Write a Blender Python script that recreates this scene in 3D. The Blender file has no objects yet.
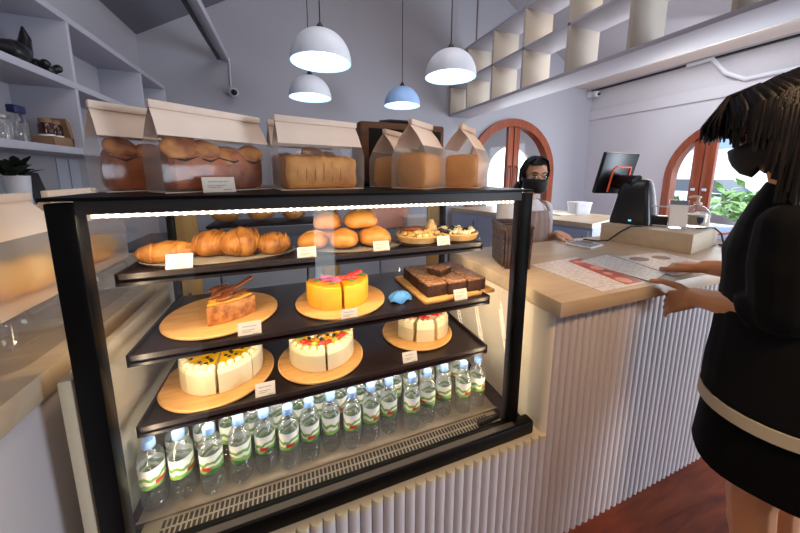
import bpy, bmesh, math, random
from mathutils import Vector, Matrix, noise
R = math.radians
sc = bpy.context.scene
COL = sc.collection
rng = random.Random(7)

# ------------------------------------------------------------------ camera
cam_d = bpy.data.cameras.new('camera')
cam_d.sensor_fit = 'HORIZONTAL'
cam_d.sensor_width = 36.0
cam_d.lens = 297.9 / 800 * 36.0
cam_d.shift_y = -(266.5 - 219.44) / 800
cam_d.clip_start = 0.05
cam = bpy.data.objects.new('camera', cam_d)
COL.objects.link(cam)
PITCH, ROLL, YAW, EYE = 0.150224, 0.003866, 0.358979, 1.5
_f = Vector((math.sin(YAW) * math.cos(PITCH), math.cos(YAW) * math.cos(PITCH), -math.sin(PITCH)))
_r = Vector((math.cos(YAW), -math.sin(YAW), 0))
_u = _r.cross(_f)
_cx = _r * math.cos(ROLL) + _u * math.sin(ROLL)
_cu = _u * math.cos(ROLL) - _r * math.sin(ROLL)
_m = Matrix((_cx, _cu, -_f)).transposed().to_4x4()
_m.translation = Vector((0, 0, EYE))
cam.matrix_world = _m
sc.camera = cam

# ------------------------------------------------------------------ world, lights, exposure
sc.view_settings.view_transform = 'Standard'
sc.view_settings.look = 'None'
sc.view_settings.gamma = 1.0
sc.view_settings.use_curve_mapping = False
sc.view_settings.exposure = 0.0
sc.cycles.max_bounces = 10
sc.cycles.transparent_max_bounces = 40
sc.cycles.transmission_bounces = 8
sc.cycles.diffuse_bounces = 5
sc.cycles.use_denoising = True
sc.cycles.sample_clamp_indirect = 6.0
sc.cycles.caustics_reflective = False

w = bpy.data.worlds.new('sky')
sc.world = w
w.use_nodes = True
wn = w.node_tree
bg = wn.nodes['Background']
bg.inputs['Color'].default_value = (0.80, 0.90, 1.0, 1)
bg.inputs['Strength'].default_value = 4.0

def area(name, loc, target, sx, sy, power, color, spread=180, portal=False):
    l = bpy.data.lights.new(name, 'AREA')
    l.shape = 'RECTANGLE'; l.size = sx; l.size_y = sy
    l.energy = power; l.color = color
    l.spread = R(spread)
    o = bpy.data.objects.new(name, l)
    COL.objects.link(o)
    o.location = loc
    d = Vector(target) - Vector(loc)
    o.rotation_euler = d.to_track_quat('-Z', 'Y').to_euler()
    if portal: l.cycles.is_portal = True
    return o

WARM = (1.0, 0.80, 0.58)
# daylight through the glazed shop front behind the viewer and through the two arched doors
area('daylight_shop_front', (4.55, -2.42, 1.20), (1.6, 1.0, 0.5), 1.5, 2.2, 190, (0.74, 0.85, 1.0))
area('daylight_arched_door', (5.45, 2.35, 1.3), (2.0, 2.2, 1.0), 1.4, 1.9, 55, (0.86, 0.93, 1.0))
area('daylight_rear_door', (3.9, 4.15, 1.5), (3.0, 1.0, 1.2), 1.1, 1.6, 26, (0.86, 0.93, 1.0))
# ceiling lamps of the shop, above and behind the viewer, plus added fill
area('ceiling_and_fill_light', (0.4, -0.9, 3.0), (0.4, 1.4, 1.2), 0.6, 0.6, 10, (1.0, 0.78, 0.58))
area('ceiling_and_fill_light', (0.9, -0.5, 2.7), (1.05, 0.80, 0.8), 0.25, 0.25, 4.5, (1.0, 0.62, 0.32), 70)
area('ceiling_and_fill_light', (1.0, 1.6, 3.9), (1.0, 4.0, 1.9), 1.6, 0.8, 20, (1.0, 0.95, 0.97))  # added fill for the back wall, no fitting there
area('ceiling_and_fill_light', (-0.2, 0.9, 3.3), (-1.4, 2.6, 1.9), 0.6, 0.6, 4.5, (0.85, 0.92, 1.0))
area('ceiling_and_fill_light', (4.3, 2.2, 3.3), (4.6, 3.0, 1.0), 0.9, 0.9, 34, (0.94, 0.95, 1.0))  # added fill that brightens the side hall
area('cubby_lamp_light', (3.7, 2.2, 2.95), (3.2, 2.2, 2.6), 0.3, 2.6, 11, (1.0, 0.74, 0.44))
# warm LED strips of the display fridge: under its header and under the front lip of each shelf, with added fill lights
LED = (1.0, 0.78, 0.52)
area('led_and_fill_light', (0.16, 0.822, 1.412), (0.16, 1.05, 0.80), 1.10, 0.014, 2.9, LED, 175)
area('led_and_fill_light', (0.13, 0.935, 1.212), (0.13, 1.10, 1.02), 1.00, 0.012, 1.7, LED, 175)
area('led_and_fill_light', (0.15, 0.920, 0.998), (0.15, 1.10, 0.82), 1.00, 0.012, 1.4, LED, 175)
area('led_and_fill_light', (-0.395, 0.835, 1.0), (0.5, 1.2, 1.0), 0.012, 0.75, 1.8, LED, 175)  # added fill beside the front post, not a real strip
area('led_and_fill_light', (0.715, 0.835, 1.0), (-0.2, 1.2, 1.0), 0.012, 0.75, 1.4, LED, 175)  # same added fill at the other front post
for y_ in (0.90, 1.08, 1.26):
    area('led_and_fill_light', (0.766, y_, 1.02), (0.858, y_, 1.0), 0.012, 0.60, 0.45, LED, 175)  # added fill in the side gap to brighten the counter end
area('led_and_fill_light', (-0.30, 0.835, 1.405), (-0.54, 1.02, 0.95), 0.20, 0.012, 0.6, LED, 170)
area('led_and_fill_light', (0.15, 0.915, 0.795), (0.15, 0.99, 0.60), 1.05, 0.012, 2.4, (1.0, 0.86, 0.68), 175)

# ------------------------------------------------------------------ materials
def srgb(h):
    if isinstance(h, str):
        h = h.lstrip('#'); c = [int(h[i:i + 2], 16) / 255 for i in (0, 2, 4)]
    else: c = list(h)
    return tuple((x / 12.92 if x <= .04045 else ((x + .055) / 1.055) ** 2.4) for x in c) + (1,)

MATS = {}
def nodes(name):
    m = bpy.data.materials.new(name); m.use_nodes = True
    MATS[name] = m
    nt = m.node_tree
    return m, nt, nt.nodes['Principled BSDF']

def mat(name, col, rough=.6, metal=0., var=0., vscale=8., bump=0., bscale=60., col2=None, emit=None, estr=0., spec=.5, coat=0., sheen=0.):
    """Principled surface; optional noise-driven second colour and bump."""
    m, nt, p = nodes(name)
    c = srgb(col)
    p.inputs['Base Color'].default_value = c
    p.inputs['Roughness'].default_value = rough
    p.inputs['Metallic'].default_value = metal
    p.inputs['Specular IOR Level'].default_value = spec
    p.inputs['Coat Weight'].default_value = coat
    p.inputs['Sheen Weight'].default_value = sheen
    tc = nt.nodes.new('ShaderNodeTexCoord')
    if col2 is not None or var > 0:
        n = nt.nodes.new('ShaderNodeTexNoise'); n.inputs['Scale'].default_value = vscale; n.inputs['Detail'].default_value = 4
        nt.links.new(tc.outputs['Object'], n.inputs['Vector'])
        r = nt.nodes.new('ShaderNodeValToRGB')
        r.color_ramp.elements[0].position = .35; r.color_ramp.elements[1].position = .65
        if col2 is None:
            a = tuple(x * (1 - var) for x in c[:3]) + (1,); b = tuple(min(1, x * (1 + var)) for x in c[:3]) + (1,)
        else: a, b = c, srgb(col2)
        r.color_ramp.elements[0].color = a; r.color_ramp.elements[1].color = b
        nt.links.new(n.outputs['Fac'], r.inputs['Fac']); nt.links.new(r.outputs['Color'], p.inputs['Base Color'])
    if bump > 0:
        n2 = nt.nodes.new('ShaderNodeTexNoise'); n2.inputs['Scale'].default_value = bscale; n2.inputs['Detail'].default_value = 3
        nt.links.new(tc.outputs['Object'], n2.inputs['Vector'])
        b = nt.nodes.new('ShaderNodeBump'); b.inputs['Strength'].default_value = bump; b.inputs['Distance'].default_value = .01
        nt.links.new(n2.outputs['Fac'], b.inputs['Height']); nt.links.new(b.outputs['Normal'], p.inputs['Normal'])
    if emit:
        p.inputs['Emission Color'].default_value = srgb(emit); p.inputs['Emission Strength'].default_value = estr
    return m

def wood(name, a, b, scale=(1, 8, 8), rough=.45, dist=3.0, wscale=2.5, spec=.4):
    """long-grained wood from stretched noise"""
    m, nt, p = nodes(name)
    tc = nt.nodes.new('ShaderNodeTexCoord'); mp = nt.nodes.new('ShaderNodeMapping')
    mp.inputs['Scale'].default_value = scale
    n = nt.nodes.new('ShaderNodeTexNoise'); n.inputs['Scale'].default_value = wscale; n.inputs['Detail'].default_value = 6; n.inputs['Distortion'].default_value = .6
    r = nt.nodes.new('ShaderNodeValToRGB')
    r.color_ramp.elements[0].color = srgb(a); r.color_ramp.elements[1].color = srgb(b)
    r.color_ramp.elements[0].position = .3; r.color_ramp.elements[1].position = .7
    nt.links.new(tc.outputs['Object'], mp.inputs['Vector']); nt.links.new(mp.outputs['Vector'], n.inputs['Vector'])
    nt.links.new(n.outputs['Fac'], r.inputs['Fac']); nt.links.new(r.outputs['Color'], p.inputs['Base Color'])
    p.inputs['Roughness'].default_value = rough; p.inputs['Specular IOR Level'].default_value = spec
    return m

def clear(name, tint=(1, 1, 1), gloss=.10, rough=.02, haze=0., hazecol=(.9, .9, .92)):
    """thin clear sheet: see-through with a fresnel sheen, optional milky part"""
    m, nt, p = nodes(name)
    nt.nodes.remove(p)
    out = nt.nodes['Material Output']
    t = nt.nodes.new('ShaderNodeBsdfTransparent'); t.inputs['Color'].default_value = tint + (1,)
    g = nt.nodes.new('ShaderNodeBsdfGlossy'); g.inputs['Roughness'].default_value = rough
    fr = nt.nodes.new('ShaderNodeFresnel')
    ge = nt.nodes.new('ShaderNodeNewGeometry'); io = nt.nodes.new('ShaderNodeMapRange')   # same sheen from either side of the sheet
    io.inputs['To Min'].default_value = 1.45; io.inputs['To Max'].default_value = 1 / 1.45
    nt.links.new(ge.outputs['Backfacing'], io.inputs['Value']); nt.links.new(io.outputs[0], fr.inputs['IOR'])
    mu = nt.nodes.new('ShaderNodeMath'); mu.operation = 'MULTIPLY'; mu.inputs[1].default_value = gloss * 10
    mu.use_clamp = True
    nt.links.new(fr.outputs['Fac'], mu.inputs[0])
    mx = nt.nodes.new('ShaderNodeMixShader')
    nt.links.new(mu.outputs[0], mx.inputs['Fac'])
    base = t
    if haze > 0:
        d = nt.nodes.new('ShaderNodeBsdfDiffuse'); d.inputs['Color'].default_value = hazecol + (1,)
        tl = nt.nodes.new('ShaderNodeBsdfTranslucent'); tl.inputs['Color'].default_value = hazecol + (1,)
        ms = nt.nodes.new('ShaderNodeMixShader'); ms.inputs['Fac'].default_value = .4
        nt.links.new(d.outputs[0], ms.inputs[1]); nt.links.new(tl.outputs[0], ms.inputs[2])
        m2 = nt.nodes.new('ShaderNodeMixShader'); m2.inputs['Fac'].default_value = haze
        nt.links.new(t.outputs[0], m2.inputs[1]); nt.links.new(ms.outputs[0], m2.inputs[2])
        base = m2
    nt.links.new(base.outputs[0], mx.inputs[1]); nt.links.new(g.outputs[0], mx.inputs[2])
    nt.links.new(mx.outputs[0], out.inputs['Surface'])
    return m

mat('wall_paint', '#a6a5ad', .8, bump=.04, bscale=220)
mat('wall_white', '#cfcdd2', .8, bump=.04, bscale=220)
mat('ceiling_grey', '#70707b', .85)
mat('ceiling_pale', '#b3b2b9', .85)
mat('ceiling_lamplit', '#e0d6cb', .8)  # warm lamplight on the eave put into the colour
mat('joinery_white', '#b4b3be', .55)
mat('joinery_lamplit', '#c6bcae', .55)  # white joinery with the cubbies' warm lamplight mixed into its colour
mat('counter_white', '#cfc8c6', .45, var=.03, vscale=3)
mat('panel_white_shaded', '#c3bcbc', .5)  # white counter paint toned down for the shade on its faces
mat('black_metal', '#050505', .42, spec=.14)
mat('shelf_brown', '#21191a', .32, spec=.4)
mat('shelf_edge', '#2c2424', .35)
mat('steel', '#8f857a', .35, metal=.8, var=.08, vscale=30)
mat('header_grey', '#241f1d', .45)
mat('slot_black', '#060606', .7)
mat('interior_cream', '#c9bda2', .5)
wood('counter_oak', '#b19b80', '#c3b096', (1.2, 7, 7), .42)
wood('floor_wood', '#5c1f10', '#86401e', (1.2, 9, 1), .35)
wood('board_maple', '#d39a55', '#e6b673', (2, 14, 4), .5, wscale=4)
wood('door_teak', '#7a341a', '#9a4a28', (8, 8, .8), .4)
wood('radio_walnut', '#4d2c17', '#6a4224', (2, 12, 12), .45)
wood('frame_wood', '#8c7247', '#b09562', (14, 14, 1), .5)
wood('riser_wood', '#b5a58f', '#c4b49c', (1, 9, 9), .5)
clear('glass_clear', gloss=.10)
clear('glass_side', gloss=.07)
clear('glass_door', gloss=.05)
clear('bag_film', gloss=.045, rough=.10, haze=.05)
clear('bag_glassine', gloss=.05, rough=.3, haze=.28, hazecol=(.86, .78, .68))
clear('acrylic', gloss=.12, haze=.08)
clear('clamshell', gloss=.14, rough=.06, haze=.10, hazecol=(.85, .82, .8))
mat('bag_paper', '#ecd8c6', .75, var=.03, vscale=12, bump=.1, bscale=25)
mat('tag_paper', '#efe9df', .7)
mat('ink_grey', '#77706a', .8)
mat('lamp_white', '#dfe2ea', .45)
mat('lamp_inner', '#cfeeff', .5, emit='#9fe0ff', estr=.50)
mat('lamp_blue', '#9fc4f2', .45)
mat('lamp_glow', '#ffffff', .5, emit='#e4f6ff', estr=5.0)
mat('cord_black', '#141416', .5)
mat('plastic_black', '#101012', .35)
mat('plastic_white', '#d9dbe2', .4)
mat('cabinet_blue', '#98a5bd', .5)
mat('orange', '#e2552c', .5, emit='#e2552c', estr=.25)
mat('led_blue', '#5f8fff', .5, emit='#3f7fff', estr=4)
mat('wicker', '#2c1c17', .6, col2='#523a30', vscale=40, bump=.3, bscale=90)
mat('skin', '#c78a5e', .5, var=.05, vscale=12)
mat('skin_fair', '#c99b80', .5)
mat('cloth_black', '#07080b', .9, bump=.12, bscale=9, spec=.2)
mat('cloth_skirt', '#050506', .95, spec=.15, bump=.1, bscale=12)
mat('cloth_cream', '#b9ad93', .8)
mat('cloth_white', '#c9c6cc', .8, bump=.1, bscale=14)
mat('cloth_apron', '#8d7c76', .85, bump=.15, bscale=11)
mat('mask_black', '#0a0a0d', .75)
mat('eye_white', '#e8e6e2', .3)
mat('eye_dark', '#140c0a', .2)
mat('lip', '#9a5a4c', .5)
def hairmat(name, a, b, scale):
    m, nt, p = nodes(name)
    tc = nt.nodes.new('ShaderNodeTexCoord'); mp = nt.nodes.new('ShaderNodeMapping'); mp.inputs['Scale'].default_value = scale
    n = nt.nodes.new('ShaderNodeTexNoise'); n.inputs['Scale'].default_value = 10; n.inputs['Detail'].default_value = 5
    r = nt.nodes.new('ShaderNodeValToRGB'); r.color_ramp.elements[0].color = srgb(a); r.color_ramp.elements[1].color = srgb(b)
    r.color_ramp.elements[0].position = .4; r.color_ramp.elements[1].position = .7
    nt.links.new(tc.outputs['Object'], mp.inputs['Vector']); nt.links.new(mp.outputs['Vector'], n.inputs['Vector'])
    nt.links.new(n.outputs['Fac'], r.inputs['Fac']); nt.links.new(r.outputs['Color'], p.inputs['Base Color'])
    bu = nt.nodes.new('ShaderNodeBump'); bu.inputs['Strength'].default_value = .5; bu.inputs['Distance'].default_value = .004
    nt.links.new(n.outputs['Fac'], bu.inputs['Height']); nt.links.new(bu.outputs['Normal'], p.inputs['Normal'])
    p.inputs['Roughness'].default_value = .5; p.inputs['Specular IOR Level'].default_value = .3
    return m
hairmat('hair_dark', '#070504', '#1a0f0a', (9, 9, 1.2))
hairmat('hair_black', '#060505', '#15100e', (9, 9, 1.2))

# ------------------------------------------------------------------ mesh builder
class MB:
    def __init__(s): s.bm = bmesh.new()
    def box(s, x0, x1, y0, y1, z0, z1, bev=0., M=None, seg=2):
        t = bmesh.new()
        bmesh.ops.create_cube(t, size=1)
        for v in t.verts:
            v.co = Vector(((x0 + x1) / 2 + v.co.x * (x1 - x0), (y0 + y1) / 2 + v.co.y * (y1 - y0), (z0 + z1) / 2 + v.co.z * (z1 - z0)))
        if bev > 0: bmesh.ops.bevel(t, geom=t.edges[:], offset=bev, segments=seg, affect='EDGES', profile=.5)
        return s.add(t, M)
    def add(s, t, M=None):
        if M is not None: bmesh.ops.transform(t, matrix=M, verts=t.verts[:])
        mp = {v: s.bm.verts.new(v.co) for v in t.verts}
        for f in t.faces:
            try: s.bm.faces.new([mp[v] for v in f.verts])
            except ValueError: pass
        t.free()
        return s
    def loft(s, rings, cap=True, closed=True):
        bm = s.bm; vr = [[bm.verts.new(p) for p in r] for r in rings]
        n = len(vr[0])
        for a, b in zip(vr, vr[1:]):
            for i in range(n if closed else n - 1):
                j = (i + 1) % n
                try: bm.faces.new((a[i], a[j], b[j], b[i]))
                except ValueError: pass
        if cap and closed:
            for r in (vr[0][::-1], vr[-1]):
                try: bm.faces.new(r)
                except ValueError: pass
        return s
    def lathe(s, prof, loc=(0, 0, 0), n=32, M=None, sq=(1, 1)):
        t = MB()
        rings = [[Vector((math.cos(2 * math.pi * i / n) * r * sq[0], math.sin(2 * math.pi * i / n) * r * sq[1], z)) + Vector(loc) for i in range(n)] for r, z in prof]
        t.loft(rings)
        return s.add(t.bm, M)
    def prism(s, pts, z0, z1, M=None, bev=0.):
        t = bmesh.new()
        a = [t.verts.new((x, y, z0)) for x, y in pts]; b = [t.verts.new((x, y, z1)) for x, y in pts]
        n = len(pts)
        t.faces.new(a[::-1]); t.faces.new(b)
        for i in range(n): t.faces.new((a[i], a[(i + 1) % n], b[(i + 1) % n], b[i]))
        if bev > 0:
            es = [e for e in t.edges if abs(e.verts[0].co.z - e.verts[1].co.z) < 1e-6]
            bmesh.ops.bevel(t, geom=es, offset=bev, segments=2, affect='EDGES', profile=.5)
        return s.add(t, M)
    def tube(s, pts, r, n=10, cap=True, flat=1.0):
        """round (or flattened) sweep along a polyline; r is a number or one per point"""
        pts = [Vector(p) for p in pts]
        rs = r if isinstance(r, (list, tuple)) else [r] * len(pts)
        rings = []; up = None
        for i, p in enumerate(pts):
            d = (pts[min(i + 1, len(pts) - 1)] - pts[max(i - 1, 0)]).normalized()
            if up is None:
                up = Vector((0, 0, 1)) if abs(d.z) < .9 else Vector((1, 0, 0))
            sd = d.cross(up).normalized(); up = sd.cross(d).normalized()
            rings.append([p + (sd * math.cos(2 * math.pi * k / n) + up * flat * math.sin(2 * math.pi * k / n)) * rs[i] for k in range(n)])
        return s.loft(rings, cap)
    def cap_tube(s, a, b, ra, rb, n=14, sx=1., up=None, ends=True):
        """tapered limb with round ends; sx flattens it across 'up'"""
        a, b = Vector(a), Vector(b); d = (b - a)
        L = d.length; d.normalize()
        u = Vector(up) if up else (Vector((0, 0, 1)) if abs(d.z) < .9 else Vector((0, 1, 0)))
        sd = d.cross(u).normalized(); u = sd.cross(d).normalized()
        st = []
        if ends:
            for k in range(4): an = math.pi / 2 * k / 4; st.append((-math.cos(an) * ra, max(.02, math.sin(an)) * ra))
        m = 4
        for k in range(m + 1): st.append((L * k / m, ra + (rb - ra) * k / m))
        if ends:
            for k in range(1, 5): an = math.pi / 2 * k / 4; st.append((L + math.sin(an) * rb, max(.02, math.cos(an)) * rb))
        return s.loft([[a + d * t + (sd * math.cos(2 * math.pi * i / n) + u * sx * math.sin(2 * math.pi * i / n)) * r for i in range(n)] for t, r in st])
    def ball(s, c, r, sub=3, M=None):
        t = bmesh.new(); bmesh.ops.create_icosphere(t, subdivisions=sub, radius=1)
        rr = r if isinstance(r, (tuple, list)) else (r, r, r)
        for v in t.verts: v.co = Vector((v.co.x * rr[0], v.co.y * rr[1], v.co.z * rr[2])) + (Vector(c) if M is None else Vector((0, 0, 0)))
        if M is not None: bmesh.ops.transform(t, matrix=Matrix.Translation(Vector(c)) @ M, verts=t.verts[:])
        return s.add(t)
    def wobble(s, amp, scale, seed=0.):
        o = Vector((seed * 3.1, seed * 1.7, seed * 2.3))
        s.bm.normal_update()
        for v in s.bm.verts: v.co += v.normal * (noise.noise(v.co * scale + o) * amp)
        return s
    def xf(s, M): bmesh.ops.transform(s.bm, matrix=M, verts=s.bm.verts[:]); return s
    def build(s, name, m, parent=None, smooth=True, ang=40, loc=None):
        bmesh.ops.recalc_face_normals(s.bm, faces=s.bm.faces[:])
        me = bpy.data.meshes.new(name); s.bm.to_mesh(me); s.bm.free()
        me.materials.append(MATS[m] if isinstance(m, str) else m)
        if smooth:
            me.polygons.foreach_set('use_smooth', [True] * len(me.polygons))
            try: me.set_sharp_from_angle(angle=R(ang))
            except Exception: pass
        o = bpy.data.objects.new(name, me); COL.objects.link(o)
        if parent is not None: o.parent = parent
        if loc is not None: o.location = loc
        return o

def remesh(parts_mb, name, m, parent=None, voxel=.006, smooth=6):
    """fuse overlapping solids into one continuous skin"""
    o = parts_mb.build('tmp_body', m)
    md = o.modifiers.new('r', 'REMESH'); md.mode = 'VOXEL'; md.voxel_size = voxel
    if smooth:
        ms = o.modifiers.new('s', 'SMOOTH'); ms.iterations = smooth; ms.factor = .5
    dg = bpy.context.evaluated_depsgraph_get(); dg.update()
    me = bpy.data.meshes.new_from_object(o.evaluated_get(dg))
    old = o.data
    bpy.data.objects.remove(o); bpy.data.meshes.remove(old)
    me.name = name
    me.polygons.foreach_set('use_smooth', [True] * len(me.polygons))
    if not me.materials: me.materials.append(MATS[m])
    r = bpy.data.objects.new(name, me); COL.objects.link(r)
    if parent is not None: r.parent = parent
    return r

def tag(o, label, cat, group=None, kind=None):
    o['label'] = label; o['category'] = cat
    if group: o['group'] = group
    if kind: o['kind'] = kind
    return o
def thing(name, label, cat, loc=(0, 0, 0), rz=0., group=None):
    o = bpy.data.objects.new(name, None); COL.objects.link(o)
    o.empty_display_size = .1
    o.location = loc; o.rotation_euler = (0, 0, rz)
    return tag(o, label, cat, group)
def struct(o, label=None, cat=None):
    o['kind'] = 'structure'
    if label: o['label'] = label
    if cat: o['category'] = cat
    return o
def kids(o): return [c for c in bpy.data.objects if c.parent == o]
def dup(root, loc, rz=None, label=None, scale=None):
    tree = kids(root); sub = {c.name: kids(c) for c in tree}
    r = root.copy(); COL.objects.link(r); r.location = loc
    if rz is not None: r.rotation_euler = (0, 0, rz)
    if scale is not None: r.scale = scale
    if label: r['label'] = label
    for c0 in tree:
        c = c0.copy(); COL.objects.link(c); c.parent = r
        for g0 in sub[c0.name]:
            g = g0.copy(); COL.objects.link(g); g.parent = c
    return r
ORD = ['first', 'second', 'third', 'fourth', 'fifth', 'sixth', 'seventh', 'eighth', 'ninth', 'tenth', 'eleventh', 'twelfth', 'thirteenth', 'fourteenth', 'fifteenth', 'sixteenth']
def rot(z=0, x=0, y=0): return Matrix.Rotation(z, 4, 'Z') @ Matrix.Rotation(x, 4, 'X') @ Matrix.Rotation(y, 4, 'Y')
def T(*p): return Matrix.Translation(Vector(p))
# ------------------------------------------------------------------ the room
XL, XR, YB, YF = -1.5, 5.65, 4.4, -2.5
def roofz(x): return min(3.03 + .57 * (x - XL), 3.10 + .57 * (XR - x))
APX = (3.10 - 3.03 + .57 * (XR + XL)) / (2 * .57)
def arch_pts(cx, r, spring, n=28):
    return [(cx - r, 0)] + [(cx - r * math.cos(math.pi * i / n), spring + r * math.sin(math.pi * i / n)) for i in range(n + 1)] + [(cx + r, 0)]
def upright(pts, y0, y1):           # (x, z) outline pushed from y0 to y1
    t = MB(); t.prism([(a, b) for a, b in pts], -y1, -y0, M=Matrix.Rotation(R(90), 4, 'X')); return t
fl = MB().box(XL - .2, 9.6, YF - .2, 8.6, -.1, 0)
struct(fl.build('floor', 'floor_wood', smooth=False), 'dark reddish brown wooden floor of the bakery', 'floor')

A1 = arch_pts(3.80, .95, 1.52)      # arched door in the back wall
back = [(XL - .1, 0)] + A1 + [(XR + .1, 0), (XR + .1, roofz(XR)), (APX, roofz(APX)), (XL - .1, roofz(XL))]
struct(upright(back, YB, YB + .12).build('wall_back', 'wall_paint', smooth=False), 'grey back wall behind the pendant lamps', 'wall')
A2 = arch_pts(2.13, .88, 1.45)
right = [(YF, 0)] + A2 + [(YB + .1, 0), (YB + .1, 3.14), (YF, 3.14)]
t = MB().prism(right, 0, .14, M=Matrix(((0, 0, 1, XR), (1, 0, 0, 0), (0, 1, 0, 0), (0, 0, 0, 1))))
struct(t.build('wall_right', 'wall_white', smooth=False), 'pale wall around the arched garden door', 'wall')
struct(MB().box(XL - .1, XL, YF, YB, 0, 3.05).build('wall_left', 'wall_paint', smooth=False), 'grey side wall behind the cubby shelving', 'wall')
fr = MB()
for x0, x1, z0, z1 in [(XL - .1, .30, 0, 3.0), (.30, .58, 2.2, 3.0), (.58, 3.75, 0, 3.0), (3.75, 5.35, 2.45, 3.0), (5.35, XR + .1, 0, 3.0), (XL - .1, XR + .1, 3.0, 3.1)]:
    fr.box(x0, x1, YF - .12, YF, z0, z1)
fr.prism([(XL - .1, 3.1), (APX, roofz(APX)), (XR + .1, 3.1)], -YF, -YF + .12, M=Matrix.Rotation(R(90), 4, 'X'))
struct(fr.build('wall_front', 'wall_paint', smooth=False), 'street side wall behind the viewer with tall openings', 'wall')
def slope(name, xa, xb, m_):
    za, zb = roofz(xa), roofz(xb); t = MB()
    t.loft([[Vector((xa, YF - .12, za)), Vector((xb, YF - .12, zb)), Vector((xb, YF - .12, zb + .1)), Vector((xa, YF - .12, za + .1))],
            [Vector((xa, YB + .12, za)), Vector((xb, YB + .12, zb)), Vector((xb, YB + .12, zb + .1)), Vector((xa, YB + .12, za + .1))]])
    return struct(t.build(name, m_, smooth=False), 'grey sloping ceiling of the hall', 'ceiling')
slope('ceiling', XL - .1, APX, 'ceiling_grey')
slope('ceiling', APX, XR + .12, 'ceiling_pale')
struct(MB().box(XR - .5, XR, YF, YB, 3.14, 3.18).build('trim_1', 'ceiling_lamplit', smooth=False), 'soffit strip along the top of the pale wall, warm lamplight in its cream colour', 'trim')
struct(MB().box(XR - .04, XR, YF, YB, 3.10, 3.14).build('trim_2', 'plastic_black', smooth=False), 'thin dark track along the top of the pale wall', 'trim')
struct(MB().box(XR - .03, XR, YF, YB, 2.56, 2.74, bev=.006).build('trim_3', 'wall_white', smooth=False), 'flat grey band across the pale wall above the arched door', 'trim')
# lobby beyond the back door, with a second arch in line
lob = [(4.2, 0)] + arch_pts(7.22, .95, 1.5) + [(9.5, 0), (9.5, 3.3), (4.2, 3.3)]
struct(upright(lob, 8.4, 8.52).build('wall_lobby', 'wall_paint', smooth=False), 'far lobby wall seen through the arched back door', 'wall')
struct(MB().box(3.0, 9.6, YB + .12, 8.5, 3.3, 3.4).build('ceiling_lobby', 'wall_white', smooth=False), 'lobby ceiling', 'ceiling')
struct(MB().box(2.4, 2.5, YB + .12, 8.5, 0, 3.3).build('wall_lobby_side', 'wall_paint', smooth=False), 'lobby side wall', 'wall')
struct(MB().box(9.5, 9.6, YB + .12, 8.5, 2.2, 3.3).build('wall_lobby_end', 'wall_paint', smooth=False), 'lobby end wall', 'wall')

def arched_door(name, label, r, spring, fw, stiles, M, hand_z, pull):
    d = thing(name, label, 'door'); d.matrix_world = M; d['kind'] = 'structure'
    n = 32; t = MB()
    rings = []
    path = [(-r, 0.0, 0)] + [(-r * math.cos(math.pi * i / n), spring + r * math.sin(math.pi * i / n), 1) for i in range(n + 1)] + [(r, 0.0, 0)]
    for x, z, k in path:
        q = (r - fw) / r
        xi, zi = (x * q, spring + (z - spring) * q) if k else (x * q, z)
        rings.append([Vector((x, -.05, z)), Vector((x, .10, z)), Vector((xi, .10, zi)), Vector((xi, -.05, zi))])
    t.loft(rings); t.build('arch_frame', 'door_teak', d, ang=30)
    for sx in stiles:
        h = spring + math.sqrt(max(0, (r - fw * .5) ** 2 - sx ** 2))
        MB().box(sx - .06, sx + .06, -.02, .05, 0, h, bev=.008).build('stile', 'door_teak', d)
    MB().box(-r + fw, r - fw, -.01, .04, 0, .32, bev=.006).build('bottom_rail', 'door_teak', d)
    g = MB(); g.prism([(a * (r - fw * .8) / r, b if b == 0 else spring + (b - spring) * (r - fw * .8) / r) for a, b in arch_pts(0, r, spring)], -.014, -.008, M=Matrix.Rotation(R(90), 4, 'X'))
    g.build('glass_pane', 'glass_door', d)
    for sx in stiles:
        if abs(sx - stiles[0]) < .3:
            if pull:
                MB().tube([(sx, -.02, hand_z - .2), (sx, -.07, hand_z - .18), (sx, -.07, hand_z + .18), (sx, -.02, hand_z + .2)], .016).build('pull_handle', 'door_teak', d)
            else:
                MB().box(sx - .025, sx + .025, -.045, -.02, hand_z - .02, hand_z + .02, bev=.008).build('door_knob', 'plastic_white', d)
    return d
arched_door('door_1', 'teak arched double door with glass in the back wall', .95, 1.52, .13, [-.07, .07], T(3.80, YB, 0), 1.45, True)
arched_door('door_2', 'teak arched garden door in the pale wall, greenery beyond', .88, 1.45, .10, [.37, .50, -.45], T(XR, 2.13, 0) @ Matrix.Rotation(R(-90), 4, 'Z') @ Matrix.Scale(-1, 4, (1, 0, 0)), 1.295, False)

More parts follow.
